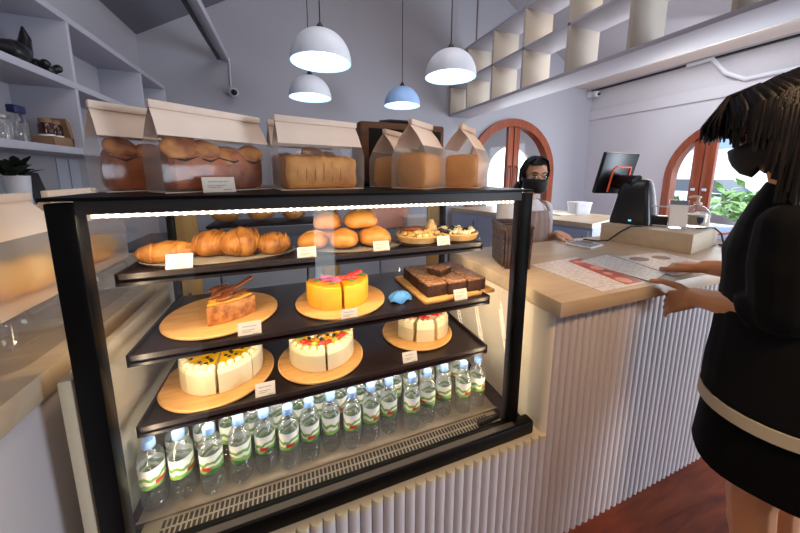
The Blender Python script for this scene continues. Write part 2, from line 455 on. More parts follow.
# ------------------------------------------------------------------ outside, beyond the garden door and the lobby arch
struct(MB().box(XR + .14, 40, -12, 30, -.14, -.06).build('ground_outside', mat('paving', '#b9b6ae', .9, var=.08)), 'paved ground outside', 'ground')
mat('leaf_light', '#9cc27c', .7, col2='#6f9a5c', vscale=14, bump=.3, bscale=30)
mat('house_white', '#dfe3ea', .8); mat('house_blue', '#7d94b8', .6); mat('car_silver', '#c7ccd6', .3, metal=.3); mat('car_glass', '#39424f', .1); mat('bark', '#6b5a48', .9)
def shrub(x, y, s, label):
    d = thing('garden_shrub', label, 'shrub', (x, y, -.06), group='shrubs outside the garden door')
    t = MB(); r2 = random.Random(int(x * 31 + y * 17))
    for k in range(170):
        a, e, q = r2.uniform(0, 6.28), r2.uniform(-.2, 1.5), r2.uniform(.6, 1)
        c = Vector((math.cos(a) * math.cos(e) * .5 * q, math.sin(a) * math.cos(e) * .5 * q, .45 + math.sin(e) * .6 * q)) * s
        L = .13 * s; M = T(*c) @ rot(r2.uniform(0, 6.28), r2.uniform(-1, 1), r2.uniform(-1, 1))
        lf = MB(); lf.loft([[Vector((-L * .02, 0, 0)), Vector((L * .02, 0, 0))], [Vector((-L * .4, L * .7, .02)), Vector((L * .4, L * .7, .02))], [Vector((-L * .05, L * 1.7, -.02)), Vector((L * .05, L * 1.7, -.02))]], closed=False)
        t.add(lf.bm, M)
    t.build('foliage', 'leaf_light', d, smooth=False)
    MB().tube([(0, 0, 0), (.02, .01, .5 * s)], [.04 * s, .015 * s]).build('stem', 'bark', d)
for x, y, s, lb in [(7.4, 3.75, 1.0, 'green shrub outside at the frame of the garden door, behind the pump bottle'),
                    (7.5, 2.55, 1.0, 'green shrub outside the garden door, the one nearest the customer'),
                    (9.2, 3.5, 1.25, 'larger green shrub farther out, behind the two white door knobs')]:
    shrub(x, y, s, lb)
hs = thing('white_building', 'washed-out white building with a blue band far outside the garden door', 'building', (22, 8.5, -.06))
MB().box(0, 4, -6, 5, 0, 6.5).build('wall', 'house_white', hs, smooth=False)
MB().box(-.06, 0, -5.5, 4.5, 3.0, 3.7).build('window_band', 'house_blue', hs, smooth=False)
MB().box(-.6, 4.3, -6.3, 5.3, 6.5, 6.8).build('roof', 'house_white', hs, smooth=False)
car = thing('parked_car', 'pale silver car parked outside the garden door', 'car', (14.5, 6.4, -.06), R(90))
t = MB(); sec = [(-2.1, .35, .62), (-1.9, .3, .85), (-.9, .28, .95), (-.2, .28, 1.0), (.9, .28, .98), (1.8, .3, .92), (2.1, .38, .7)]
t.loft([[Vector((x, -.82, a)), Vector((x, .82, a)), Vector((x, .85, (a + b) / 2)), Vector((x, .78, b)), Vector((x, -.78, b)), Vector((x, -.85, (a + b) / 2))] for x, a, b in sec]).build('body', 'car_silver', car)
t = MB().loft([[Vector((x, -w_, .93)), Vector((x, w_, .93)), Vector((x2, w_ - .15, 1.42)), Vector((x2, -w_ + .15, 1.42))] for x, x2, w_ in [(-1.0, -.45, .74), (1.5, 1.1, .74)]]).build('cabin', 'car_glass', car)
for wx in (-1.35, 1.3):
    for wy in (-.8, .8): MB().lathe([(.0, -.09), (.3, -.09), (.33, -.05), (.33, .05), (.3, .09), (0, .09)], M=T(wx, wy, .33) @ Matrix.Rotation(R(90), 4, 'X')).build('wheel', 'plastic_black', car)

# ------------------------------------------------------------------ ceiling beam, cameras, pipe, conduit
bm_ = thing('ceiling_beam', 'white beam running out from the back wall above the left cubbies', 'beam', (-.64, 0, 2.88))
MB().box(-.04, .04, -1.0, YB, -.02, .05, bev=.004).build('beam_body', 'joinery_white', bm_)
MB().box(-.07, -.045, -1.0, YB - .1, -.045, -.01).build('shade_strip', 'plastic_black', bm_)  # black strip in place of the shadow line along the beam
cc = thing('security_camera', 'small white security camera on the back wall under the beam', 'camera', (-.59, YB, 2.50))
MB().lathe([(0, 0), (.05, 0), (.05, .02), (.03, .05), (0, .05)], M=Matrix.Rotation(R(90), 4, 'X')).build('bracket', 'plastic_white', cc)
MB().cap_tube((0, -.05, 0), (.03, -.12, -.02), .05, .052).build('housing', 'plastic_white', cc)
MB().cap_tube((.03, -.13, -.025), (.045, -.165, -.03), .036, .034).build('lens', 'plastic_black', cc)
tag(MB().tube([(-.60, YB - .012, 2.9), (-.60, YB - .012, 2.55)], .011).build('cable_conduit', 'joinery_white'), 'thin grey conduit running down the back wall to the camera', 'conduit')
c2 = thing('security_camera', 'security camera high in the corner beside the overhead shelves', 'camera', (5.52, 4.3, 3.02))
MB().box(-.05, .05, .0, .1, -.05, .05, bev=.01).build('bracket', 'plastic_white', c2)
MB().cap_tube((0, -.02, 0), (-.02, -.1, -.02), .055, .055).build('housing', 'plastic_white', c2)
MB().cap_tube((-.02, -.12, -.025), (-.03, -.15, -.03), .03, .028).build('lens', 'plastic_black', c2)
tag(MB().tube([(5.6, 2.9, 3.1), (5.6, 2.62, 3.10), (5.6, 2.452, 2.866), (5.6, 2.256, 2.735), (5.6, 1.2, 2.735)], .028, n=8).build('wall_pipe', 'plastic_white'), 'white bent pipe high on the pale wall', 'pipe')

# ------------------------------------------------------------------ hanging cubby shelf over the counter
os_ = thing('hanging_shelf', 'long white open cubby shelf hung above the service counter', 'shelf', (2.49, 0, 2.42))
MB().box(0, .385, .6, YB, 0, .035, bev=.002).build('bottom_board', 'joinery_white', os_)
for z in (.45, .865): MB().box(0, .385, .6, YB, z - .014, z + .014, bev=.002).build('shelf_board', 'joinery_white', os_)
for y in (4.38, 3.915, 3.345, 2.815, 2.239, 1.686, 1.10, .615):
    MB().box(.0, .385, y - .014, y + .014, .035, .865, bev=.002).build('divider', 'joinery_lamplit', os_)
for y in (4.0, 2.4, .9):
    MB().tube([(.19, y, .86), (.19, y, roofz(2.68) - 2.42)], .012).build('hanger_rod', 'steel', os_)

# ------------------------------------------------------------------ cubby shelving on the side wall
ls = thing('cubby_shelving', 'white cubby shelving fixed along the side wall', 'shelf', (-1.5, 0, 0))
for z in (1.265, 1.655, 2.054, 2.44): MB().box(0, .30, .2, 4.12 if z > 1.3 else 2.56, z - .04, z, bev=.002).build('shelf_board', 'joinery_white', ls)
for y in (.6, 1.56, 2.54, 3.52, 4.10): MB().box(0, .298, y - .014, y + .014, 1.62, 2.43, bev=.002).build('divider', 'joinery_white', ls)

# ------------------------------------------------------------------ pendant lamps
def pendant(loc, label, group='white dome pendant lamps', shade='lamp_white'):
    d = thing('pendant_lamp', label, 'lamp', loc, group=group)
    pr, n = [], 14
    for i in range(n + 1):
        a = math.pi / 2 * i / n; pr.append((.2 * math.cos(a) ** .9 if i < n else .012, .205 * math.sin(a)))
    t = MB(); N = 40
    t.loft([[Vector((r * math.cos(6.2832 * k / N), r * math.sin(6.2832 * k / N), z)) for k in range(N)] for r, z in pr], cap=False)
    sh = t.build('shade', shade, d)
    t = MB(); t.loft([[Vector((r * .975 * math.cos(6.2832 * k / N), r * .975 * math.sin(6.2832 * k / N), z * .965)) for k in range(N)] for r, z in [(pr[0][0] * 1.025, 0)] + pr[:-1]], cap=False)
    t.build('inner_reflector', 'lamp_inner', d)
    MB().lathe([(0, .03), (.085, .03), (.105, .06), (.09, .12), (.03, .16), (0, .16)]).build('diffuser', 'lamp_glow', d)
    MB().lathe([(0, .2), (.028, .2), (.028, .215), (.018, .235), (.008, .25), (0, .25)], n=16).build('cap', 'cord_black', d)
    MB().tube([(0, 0, .24), (0, 0, roofz(loc[0]) - loc[2] + .01)], .0045, n=6).build('cord', 'cord_black', d)
    return d
pendant((.25, 2.18, 2.235), 'large near white dome lamp directly above another lamp')
pendant((.25, 3.17, 2.235), 'small white dome lamp hanging below and behind the large near one')
pendant((1.24, 3.25, 2.255), 'small bluish dome lamp hanging above the brown radio', shade='lamp_blue')
pendant((1.24, 2.19, 2.255), 'white dome lamp hanging next to the overhead cubby shelf')

# ------------------------------------------------------------------ service counter (fluted front) and worktops
LZ, SZ = .526, 1.07
def flutes(x0, x1, p=.036, d=.018, back=.80):
    pts = []; x = x0; n = round((x1 - x0) / p)
    for i in range(n):
        c = x0 + (i + .5) * (x1 - x0) / n
        for k in range(7):
            a = math.pi * k / 6
            pts.append((c - (x1 - x0) / n / 2 * math.cos(a), .750 - d * math.sin(a)))
    return pts + [(x1, back), (x0, back)]
sc_ = thing('service_counter', 'white fluted service counter that runs under the cake display', 'counter')
t = MB(); t.prism(flutes(-.53, .878), 0, LZ - .018); t.build('fluted_panel', 'panel_white_shaded', sc_, ang=50)
t = MB(); t.prism(flutes(-.53, .878), LZ - .018, LZ); t.build('ledge_led_lit', 'interior_cream', sc_, ang=50)  # cream stands in for LED light on the flute tops
t = MB(); t.prism(flutes(.878, 3.20), 0, SZ - .06); t.build('fluted_panel', 'panel_white_shaded', sc_, ang=50)
t = MB(); t.prism([(.858, 1.45), (.858, .765), (.863, .748), (.878, .742), (.90, .80), (.90, 1.45)], 0.0, SZ - .06); t.build('end_panel', mat('panel_led_lit', '#e0d6c4', .9, spec=.1), sc_, ang=60)  # white end panel, its cream tone imitates the fridge's LED light
MB().box(.90, 3.2, 1.40, 1.43, 0, SZ - .06).build('rear_panel', 'counter_white', sc_)
MB().box(-.53, .858, .80, 1.43, .40, .506).build('case_plinth', 'counter_white', sc_)
tag(MB().box(.852, 3.22, .704, 1.455, SZ - .056, SZ, bev=.003).build('countertop', 'counter_oak'), 'pale oak worktop carrying the menus and the till', 'countertop')
lc = thing('side_counter', 'white counter to the left of the cake display under the bagged buns', 'counter')
MB().box(-1.45, -.536, -.4, 2.0, 0, SZ - .061, bev=.004).build('body', 'panel_white_shaded', lc)
MB().box(-.480, -.456, .79, 1.43, .0, SZ - .01, bev=.003).build('end_strip', 'interior_cream', sc_)
tag(MB().box(-1.49, -.520, -.4, 2.0, SZ - .06, SZ, bev=.003).build('countertop', 'counter_oak'), 'pale worktop to the left of the cake display', 'countertop')

# ------------------------------------------------------------------ display fridge
df = thing('display_fridge', 'black framed glass cake display fridge with three shelves', 'display fridge')
FX0, FX1, FY0, FY1, FZ0, FZ1 = -.450, .775, .785, 1.385, .58, 1.452
base = MB().box(FX0 - .01, FX1 + .055, .757, .80, LZ, FZ0, bev=.008); base.box(FX0 - .01, FX1 + .055, .80, FY1 + .02, LZ - .02, .545)
base.build('base', 'black_metal', df)
MB().box(FX0 + .03, FX1 - .03, .764, .783, FZ0 - .002, FZ0 + .003).build('front_strip', mat('strip_taupe', '#3d352f', .6), df)
MB().box(FX0 + .045, FX1 - .045, .788, .812, .555, .574, bev=.004).build('bottom_rail', 'black_metal', df)
for nm, x0, x1 in (('left', FX0, FX0 + .046), ('right', FX1 - .046, FX1)):
    MB().box(x0, x1, FY0, FY0 + .04, .545, 1.44, bev=.003).build('front_post', 'black_metal', df)
    MB().box(x0 + .01, x1 - .01, FY1 - .03, FY1, .545, 1.44, bev=.003).build('rear_post', 'black_metal', df)
MB().box(FX0 - .004, FX1 - .004, .778, FY1 + .01, 1.444, FZ1, bev=.002).build('top_panel', 'black_metal', df)
hd = MB().box(FX0 + .046, FX1 - .046, FY0 + .002, FY0 + .03, 1.416, 1.444); hd.build('header', 'header_grey', df)
m, nt, p = nodes('led_dots')
tc = nt.nodes.new('ShaderNodeTexCoord'); sx = nt.nodes.new('ShaderNodeSeparateXYZ'); nt.links.new(tc.outputs['Object'], sx.inputs[0])
mu = nt.nodes.new('ShaderNodeMath'); mu.operation = 'MULTIPLY'; mu.inputs[1].default_value = 2 * math.pi / .0175; nt.links.new(sx.outputs['X'], mu.inputs[0])
sn = nt.nodes.new('ShaderNodeMath'); sn.operation = 'SINE'; nt.links.new(mu.outputs[0], sn.inputs[0])
mr = nt.nodes.new('ShaderNodeMapRange'); mr.inputs['From Min'].default_value = -.2; mr.inputs['From Max'].default_value = 1; mr.inputs['To Min'].default_value = 1.4; mr.inputs['To Max'].default_value = 9
nt.links.new(sn.outputs[0], mr.inputs['Value']); nt.links.new(mr.outputs[0], p.inputs['Emission Strength'])
p.inputs['Emission Color'].default_value = (1, .82, .60, 1)
MB().box(FX0 + .06, FX1 - .06, .806, .817, 1.406, 1.4165).build('led_strip', 'led_dots', df, smooth=False)
MB().box(FX0 + .044, FX1 - .044, .794, .799, .572, 1.42).build('front_glass', 'glass_clear', df, smooth=False)
for x in (FX0 + .012, FX1 - .018): MB().box(x, x + .005, FY0 + .04, FY1 - .03, .56, 1.444).build('side_glass', 'glass_side', df, smooth=False)
dk = MB().box(FX0 + .02, FX1 - .02, .88, FY1 - .03, .546, .556, bev=.002); dk.box(FX0 + .02, FX1 - .02, .876, .884, .546, .562)
dk.build('deck', 'steel', df)
gr = MB().box(FX0 + .04, FX1 - .04, .815, .878, .546, .556); g = gr.build('air_grille', 'steel', df)
sl = MB(); n = 84
for i in range(n):
    x = FX0 + .09 + (FX1 - FX0 - .18) * i / (n - 1)
    sl.box(x - .0040, x + .0040, .816, .842, .5555, .5568); sl.box(x - .0040, x + .0040, .848, .868, .5555, .5568)
sl.build('slots', 'slot_black', g, smooth=False)
hl = MB().cap_tube((FX1 - .14, .826, .575), (FX1 - .06, .826, .578), .012, .010); hl.build('drain_clip', 'black_metal', df)
for z, x0, x1, y0 in ((1.252, -.415, .675, .915), (1.04, -.408, .708, .898), (.834, -.408, .708, .898)):
    s_ = MB().box(x0, x1, y0, 1.325, z - .026, z - .012)
    s_.box(x0, x1, y0, y0 + .010, z - .034, z - .003); s_.box(x0, x0 + .006, y0, 1.325, z - .03, z); s_.box(x1 - .006, x1, y0, 1.325, z - .03, z)
    so = s_.build('shelf', 'shelf_brown', df, smooth=False)
    MB().box(x0 + .01, x1 - .01, y0 - .003, y0, z - .016, z - .002).build('price_rail', 'shelf_edge', so, smooth=False)
    for x in (x0 + .02, x1 - .03): MB().prism([(1.325, z - .012), (1.37, z - .012), (1.37, z - .10), (1.325, z - .05), (y0 + .1, z - .036), (y0 + .1, z - .026)], x, x + .006, M=Matrix(((0, 0, 1, 0), (1, 0, 0, 0), (0, 1, 0, 0), (0, 0, 0, 1)))).build('bracket', 'shelf_brown', df, smooth=False)
for x0, x1 in ((FX0 + .04, .20), (.14, FX1 - .04)):
    dr = MB(); yy = 1.36 if x0 < 0 else 1.374
    dr.box(x0, x0 + .07, yy - .005, yy + .005, .556, 1.44); dr.box(x1 - .07, x1, yy - .005, yy + .005, .556, 1.44); dr.box(x0, x1, yy - .005, yy + .005, .556, .60); dr.box(x0, x1, yy - .005, yy + .005, 1.41, 1.44)
    o = dr.build('sliding_door_frame', 'frame_wood', df, smooth=False)
    MB().box(x0 + .07, x1 - .07, yy - .002, yy + .002, .6, 1.41).build('door_glass', 'glass_side', o, smooth=False)
tag(MB().tube([(.70, 1.36, 1.2), (.74, 1.33, 1.17), (.745, 1.28, 1.12), (.72, 1.25, 1.02), (.73, 1.30, .9), (.70, 1.34, .8)], .0035, n=6).build('power_cable', 'cord_black'), 'thin black cable hanging inside the fridge behind the shelf ends', 'cable')
# ------------------------------------------------------------------ food materials
mat('crust_gold', '#d08a35', .45, col2='#b0651f', vscale=26, bump=.25, bscale=55)
mat('crust_bun', '#e0a04c', .42, col2='#c87a2a', vscale=16, bump=.15, bscale=70)
mat('croissant', '#c98a44', .42, col2='#9c5c22', vscale=30, bump=.35, bscale=60)
mat('loaf_gold', '#d99c4c', .6, col2='#c27f34', vscale=20, bump=.2, bscale=50)
mat('loaf_dome', '#e3a03a', .6, col2='#d08a2a', vscale=18, bump=.2, bscale=50)
mat('loaf_babka', '#b8652f', .5, col2='#7c3c1a', vscale=16, bump=.35, bscale=40)
mat('babka_slice', '#cf8a40', .5, col2='#8a4a20', vscale=22, bump=.2)
mat('choc_dark', '#2a130c', .4)
mat('loaf_pale', '#e3b877', .7, col2='#d3a05a', vscale=14, bump=.2, bscale=60)
mat('cream', '#f3e6bd', .5, bump=.2, bscale=60)
mat('cream_film', '#d9cba6', .4)
mat('yellow_glaze', '#f2c21e', .15, col2='#e0a812', vscale=30, coat=.5)
mat('seed_dark', '#241c10', .3)
mat('mango', '#f2a61c', .3, col2='#f7c338', vscale=25, coat=.3)
mat('mango_sponge', '#f5bb2e', .6, bump=.15, bscale=80)
mat('orange_glaze', '#f09a14', .2, coat=.5)
mat('strawberry', '#d5241f', .25, coat=.4, col2='#e84a36', vscale=40)
mat('kiwi', '#9bab3a', .35)
mat('dragonfruit', '#e9e3dc', .4)
mat('petal_pink', '#d46fa0', .6)
mat('leaf_green', '#4d7a34', .6)
mat('leaf_deep', '#1d2b1d', .5)
mat('pecan', '#5f2f16', .35, bump=.5, bscale=120, col2='#8a4c22', vscale=60)
mat('pecan_body', '#c98a4a', .6, col2='#8a4f22', vscale=45, bump=.2)
mat('custard', '#e8a93d', .4, col2='#c9822a', vscale=30)
mat('brownie_top', '#6e4028', .55, col2='#b98e68', vscale=75, bump=.5, bscale=60)
mat('brownie_side', '#2f1812', .8, col2='#45261a', vscale=60, bump=.4, bscale=80)
mat('pie_crust', '#e0bd80', .6, col2='#cf9f5c', vscale=30, bump=.2)
mat('pie_apple', '#eccb8c', .4, col2='#dba85c', vscale=40, bump=.5, bscale=70)
mat('brown_glaze', '#8a4a1e', .3, coat=.3)
mat('silver_tray', '#b9b3a8', .35, metal=.7, bump=.3, bscale=120)
mat('doily', '#a59c8a', .8)
mat('cap_blue', '#7397cc', .4)
mat('blue_reflection', '#4b8fd0', .6)

# ------------------------------------------------------------------ loaves in gable-top bags on the fridge
def loaf_mesh(w, d, h, kind, seed):
    t = MB(); n, m = 26, 20
    rings = []
    for i in range(n + 1):
        x = -w / 2 + w * i / n; e = min(1, 4.5 * min(i, n - i) / n + .80) if kind != 'sliced' else min(1, 6 * min(i, n - i) / n + .86)
        ring = []
        for k in range(m):
            a = 2 * math.pi * k / m; c, s = math.cos(a), math.sin(a)
            px = math.copysign(abs(c) ** .45, c) * d / 2 * e
            pz = math.copysign(abs(s) ** .5, s) * h / 2 * e
            hh = 1.0
            if kind == 'sliced' and pz > 0: hh = 1 + .05 * math.cos(i * 1.9)
            if kind == 'babka' and pz > 0: hh = 1.05 + .22 * math.sin(i * .7 + seed) * (1 - abs(c) * .6)
            if kind == 'dome' and pz > 0: hh = 1.08 + .05 * math.sin(i * .8 + seed)
            ring.append(Vector((x, px, h / 2 + pz * hh)))
        rings.append(ring)
    t.loft(rings); t.wobble(.005, 30, seed)
    for v in t.bm.verts: v.co.z = max(v.co.z, .001)
    return t
def make_loaf(w, d, h, kind, seed, label, loc, rz, group='loaves inside the bags'):
    l = thing('bread_loaf', label, 'bread', loc, rz, group)
    m_ = {'sliced': 'loaf_gold', 'babka': 'loaf_babka', 'dome': 'loaf_dome'}[kind]
    loaf_mesh(w, d, h, kind, seed).build('crust', m_, l)
    if kind == 'sliced':
        for i in range(7):
            x = -w * .36 + w * .72 * i / 6
            MB().tube([(x, -d * .505 * math.cos(a) ** .5 if math.cos(a) > 0 else 0, h * .5 + h * .50 * math.sin(a)) for a in [R(q) for q in (-30, 0, 30, 60, 80)]], .0022, n=5).build('slice_line', 'crust_gold', l)
    if kind == 'babka':
        r2 = random.Random(seed)
        for i in range(4):
            x = -w * .38 + w * .25 * i; s_ = r2.uniform(.035, .047)
            MB().ball((0, 0, 0), (s_, .012, s_ * .75), 3).wobble(.004, 50, i).xf(T(x, -d * .30, h * .95 + r2.uniform(-.012, .018)) @ rot(0, R(-28), R(r2.uniform(-30, 30)))).build('babka_slice', 'babka_slice', l)
            MB().tube([(x - s_ * .8, -d * .44, h * .86), (x, -d * .52, h * .76), (x + s_ * .8, -d * .46, h * .88)], [.001, .0035, .001], n=6).build('chocolate_swirl', 'choc_dark', l)
    return l
def make_bag(w, d, h, label, loc, rz, glassine_front=False, frac=.62):
    """gusseted paper bread bag: folded ridge, paper top, see-through lower front, milky gussets"""
    b = thing('bread_bag', label, 'bag', loc, rz, group='gable-top bread bags on the fridge')
    lv = [(0, 1., 1., 0.), (.04, 1.01, 1.02, .0), (.48, 1.02, 1.03, .006), (frac, 1.0, .80, .03), (.78, .99, .45, .06), (.91, .98, .06, .085), (1.0, .985, .05, .05)]
    def pt(q, sx, sy):
        z, a, c, g = q; return Vector((sx * w / 2 * a, sy * max(d / 2 * c, .004), z * h))
    def mid(q, sx):
        z, a, c, g = q; return Vector((sx * (w / 2 * a - g * w * .35), 0, z * h))
    k = 3
    t = MB()                                             # front and back film
    for sy in (-1, 1):
        t.loft([[pt(q, -1, sy), pt(q, -.33, sy) + Vector((0, sy * .004 * (0 < i < 3), 0)), pt(q, .33, sy) + Vector((0, sy * .004 * (0 < i < 3), 0)), pt(q, 1, sy)] for i, q in enumerate(lv[:k + 1])], closed=False)
    t.build('clear_window', 'bag_glassine' if glassine_front else 'bag_film', b, ang=70)
    for sx in (-1, 1):
        MB().loft([[pt(q, sx, -1), mid(q, sx), pt(q, sx, 1)] for q in lv], closed=False).build('side_gusset', 'bag_glassine', b, ang=30)
    t = MB()
    for sy in (-1, 1):
        t.loft([[pt(q, -1, sy), pt(q, -.33, sy), pt(q, .33, sy), pt(q, 1, sy)] for q in lv[k:]], closed=False)
    t.build('paper_top', 'bag_paper', b, ang=60)
    f = MB().box(-w / 2 * 1.0, w / 2 * 1.0, -.012, .004, h * .915, h * 1.0, bev=.0035); f.wobble(.0015, 20)
    f.build('folded_ridge', 'bag_paper', b)
    MB().box(-w / 2, w / 2, -d / 2, d / 2, 0, .0015).build('paper_base', 'bag_paper', b)
    return b
TOPZ = 1.4525
bags = [  # w, d, h, x, y, rz, kind, label, loaf label, milky front
    (.275, .105, .226, -.350, 1.078, 40, 'babka', 'paper bread bag standing first on the fridge beside the wall shelves', 'chocolate babka loaf in the bag nearest the wall shelves', False),
    (.285, .108, .222, -.192, .992, 37, 'babka', 'wide bread bag with a white price card leaning on it', 'chocolate babka loaf behind the leaning white price card', False),
    (.262, .11, .218, .098, 1.005, 13, 'sliced', 'wide bread bag holding a golden sliced loaf, left of the brown radio', 'golden sliced loaf in the wide bag left of the brown radio', False),
    (.24, .10, .226, .062, 1.145, 13, 'babka', 'bread bag mostly hidden behind the bag with the golden sliced loaf', 'dark loaf in the bag hidden behind the golden sliced loaf', False),
    (.150, .120, .212, .392, 1.125, 42, 'dome', 'narrow milky bag in front of the brown radio, behind a taller bag', 'bread loaf in the milky bag just in front of the brown radio', True),
    (.160, .130, .226, .440, .975, 38, 'dome', 'taller milky bag turned end-on, standing in front of the radio corner', 'bread loaf in the tall end-on bag by the radio corner', True),
    (.165, .140, .224, .632, .985, 40, 'dome', 'milky bread bag standing alone near the end of the fridge top by the arched door', 'pale golden loaf in the bag nearest the arched door', True),
]
for i, (bw, bd, bh, x, y, rz, kind, lb, ll, gl) in enumerate(bags):
    make_bag(bw, bd, bh, lb, (x, y, TOPZ), R(rz), gl)
    make_loaf(bw * .86, bd * .84, bh * (.46 if kind == 'babka' else .47 if kind == 'sliced' else .50), kind, i + 1, ll, (x, y, TOPZ + .002), R(rz))

# ------------------------------------------------------------------ brown radio behind the bags
rd = thing('vintage_radio', 'brown wooden vintage radio with a dark grille and top handle behind the bags', 'radio', (.475, 1.29, TOPZ))
MB().box(-.195, .195, -.07, .09, 0, .262, bev=.012).build('body', 'radio_walnut', rd)
MB().box(-.155, .175, -.074, -.068, .035, .235, bev=.003).build('grille', mat('grille_cloth', '#15110f', .9, bump=.4, bscale=400), rd)
MB().box(-.175, .185, -.072, -.066, .005, .03, bev=.002).build('control_strip', 'plastic_black', rd)
for kx in (-.13, -.05): MB().lathe([(0, 0), (.011, 0), (.010, .018), (0, .018)], n=16, M=T(kx, -.070, .0175) @ Matrix.Rotation(R(90), 4, 'X')).build('knob', 'steel', rd)
MB().tube([(-.09, 0, .258), (-.085, 0, .272), (-.04, 0, .279), (.04, 0, .279), (.085, 0, .272), (.09, 0, .258)], .008, n=8).build('handle', 'cord_black', rd)

# ------------------------------------------------------------------ price cards
m, nt, p = nodes('tag_print')            # cream card with faint grey printed lines
p.inputs['Roughness'].default_value = .7
tc = nt.nodes.new('ShaderNodeTexCoord'); sx = nt.nodes.new('ShaderNodeSeparateXYZ'); nt.links.new(tc.outputs['Generated'], sx.inputs[0])
def mnode(op, a, b):
    q = nt.nodes.new('ShaderNodeMath'); q.operation = op
    for i, v in enumerate((a, b)):
        if isinstance(v, (int, float)): q.inputs[i].default_value = v
        else: nt.links.new(v, q.inputs[i])
    return q.outputs[0]
band = None
for c_, wd, x0, x1 in ((.70, .035, .18, .80), (.45, .03, .14, .72), (.33, .03, .14, .60), (.16, .03, .62, .88)):
    g_ = mnode('LESS_THAN', mnode('ABSOLUTE', mnode('SUBTRACT', sx.outputs['Z'], c_), 0), wd)
    g_ = mnode('MULTIPLY', g_, mnode('MULTIPLY', mnode('GREATER_THAN', sx.outputs['X'], x0), mnode('LESS_THAN', sx.outputs['X'], x1)))
    band = g_ if band is None else mnode('MAXIMUM', band, g_)
nz = nt.nodes.new('ShaderNodeTexNoise'); nz.inputs['Scale'].default_value = 28; nt.links.new(tc.outputs['Generated'], nz.inputs['Vector'])
band = mnode('MULTIPLY', band, mnode('GREATER_THAN', nz.outputs['Fac'], .46))
mx = nt.nodes.new('ShaderNodeMix'); mx.data_type = 'RGBA'; nt.links.new(band, mx.inputs['Factor'])
mx.inputs['A'].default_value = srgb('#dcd2c4'); mx.inputs['B'].default_value = srgb('#8f857b')
nt.links.new(mx.outputs['Result'], p.inputs['Base Color'])
def price_card(x, y, z, w, h, rz, label, tilt=18):
    c = thing('price_card', label, 'price tag', (x, y, z), R(rz), group='price cards in the display')
    MB().box(-w / 2, w / 2, -.0008, .0008, 0, h, M=Matrix.Rotation(R(-tilt), 4, 'X')).build('card', 'tag_print', c, smooth=False)
    f = MB().box(-w / 2 * .9, w / 2 * .9, 0, .016, 0, .0025); f.box(-w / 2 * .9, w / 2 * .9, .0022, .0045, 0, h * .6, M=Matrix.Rotation(R(-tilt), 4, 'X'))
    f.build('stand', 'acrylic', c, smooth=False)
    return c

# ------------------------------------------------------------------ top shelf: croissants, buns, pies
S1, S2, S3 = 1.252 - .012, 1.04 - .012, .834 - .012
def oval_tray(x, y, a, b, z, label, rz=0):
    t = thing('oval_tray', label, 'tray', (x, y, z), R(rz))
    MB().lathe([(0, 0), (.93, 0), (1, .010), (.985, .011), (.92, .003), (0, .003)], n=56, sq=(a, b)).build('dish', 'silver_tray', t)
    l = MB(); N = 72
    l.loft([[Vector((math.cos(6.2832 * k / N) * a * q * (1 + .02 * (k % 2)), math.sin(6.2832 * k / N) * b * q * (1 + .02 * (k % 2)), zz)) for k in range(N)] for q, zz in ((.02, .0038), (.86, .0038), (.95, .0085), (.955, .0075))], cap=False)
    l.build('paper_doily', 'doily', t)
oval_tray(-.20, 1.055, .215, .115, S1, 'long oval silver tray under the four croissants')
oval_tray(.225, 1.045, .17, .115, S1, 'oval silver tray under the stacked buns', 0)
def croissant(x, y, z, L, H, rz, label, seed, curve=.35):
    c = thing('croissant', label, 'croissant', (x, y, z), R(rz), group='croissants on the oval tray')
    t = MB(); rings = []; n, m = 44, 18
    for i in range(n + 1):
        s = i / n * 2 - 1
        r = H * .62 * (max(0, 1 - abs(s) ** 2.3)) ** .62 + .004
        w3 = (abs(s) * 2.6) % 1.0; r *= 1 - .10 * w3 + .03 * math.cos(s * 6)
        cx, cy = s * L / 2, curve * L * .5 * (s * s) * .6
        rings.append([Vector((cx, cy + math.cos(2 * math.pi * k / m) * r * 1.12, max(.001, H * .46 + math.sin(2 * math.pi * k / m) * r * .86))) for k in range(m)])
    t.loft(rings); t.wobble(.004, 28, seed); t.build('crust', 'croissant', c)
    e = MB()
    for q in (-.5, -.17, .17, .5):
        e.tube([(q * L / 2 + .012 * math.sin(a), .02 * q + math.cos(a) * H * .60 * (1 - abs(q) ** 2.3) ** .6 * -1.1 * -1 if False else (q * q) * curve * L * .3 - math.cos(a) * H * .62 * (1 - abs(q) ** 2.3) ** .62 * 1.1, H * .46 + math.sin(a) * H * .62 * (1 - abs(q) ** 2.3) ** .62 * .86) for a in [R(v) for v in (-20, 10, 40, 70, 100, 130)]], .0035, n=6)
    e.build('layer_edge', 'crust_gold', c)
    return c
croissant(-.345, 1.045, S1 + .004, .155, .056, 6, 'long flat croissant at the end of the tray nearest the black post', 1, .1)
croissant(-.232, 1.075, S1 + .004, .125, .078, -18, 'plump croissant behind the price card, second from the black post', 2, .3)
croissant(-.145, 1.045, S1 + .004, .115, .086, 24, 'tallest croissant, third from the black post', 3, .3)
croissant(-.055, 1.04, S1 + .004, .115, .066, 2, 'crescent croissant at the end of the tray beside the stacked buns', 4, .5)
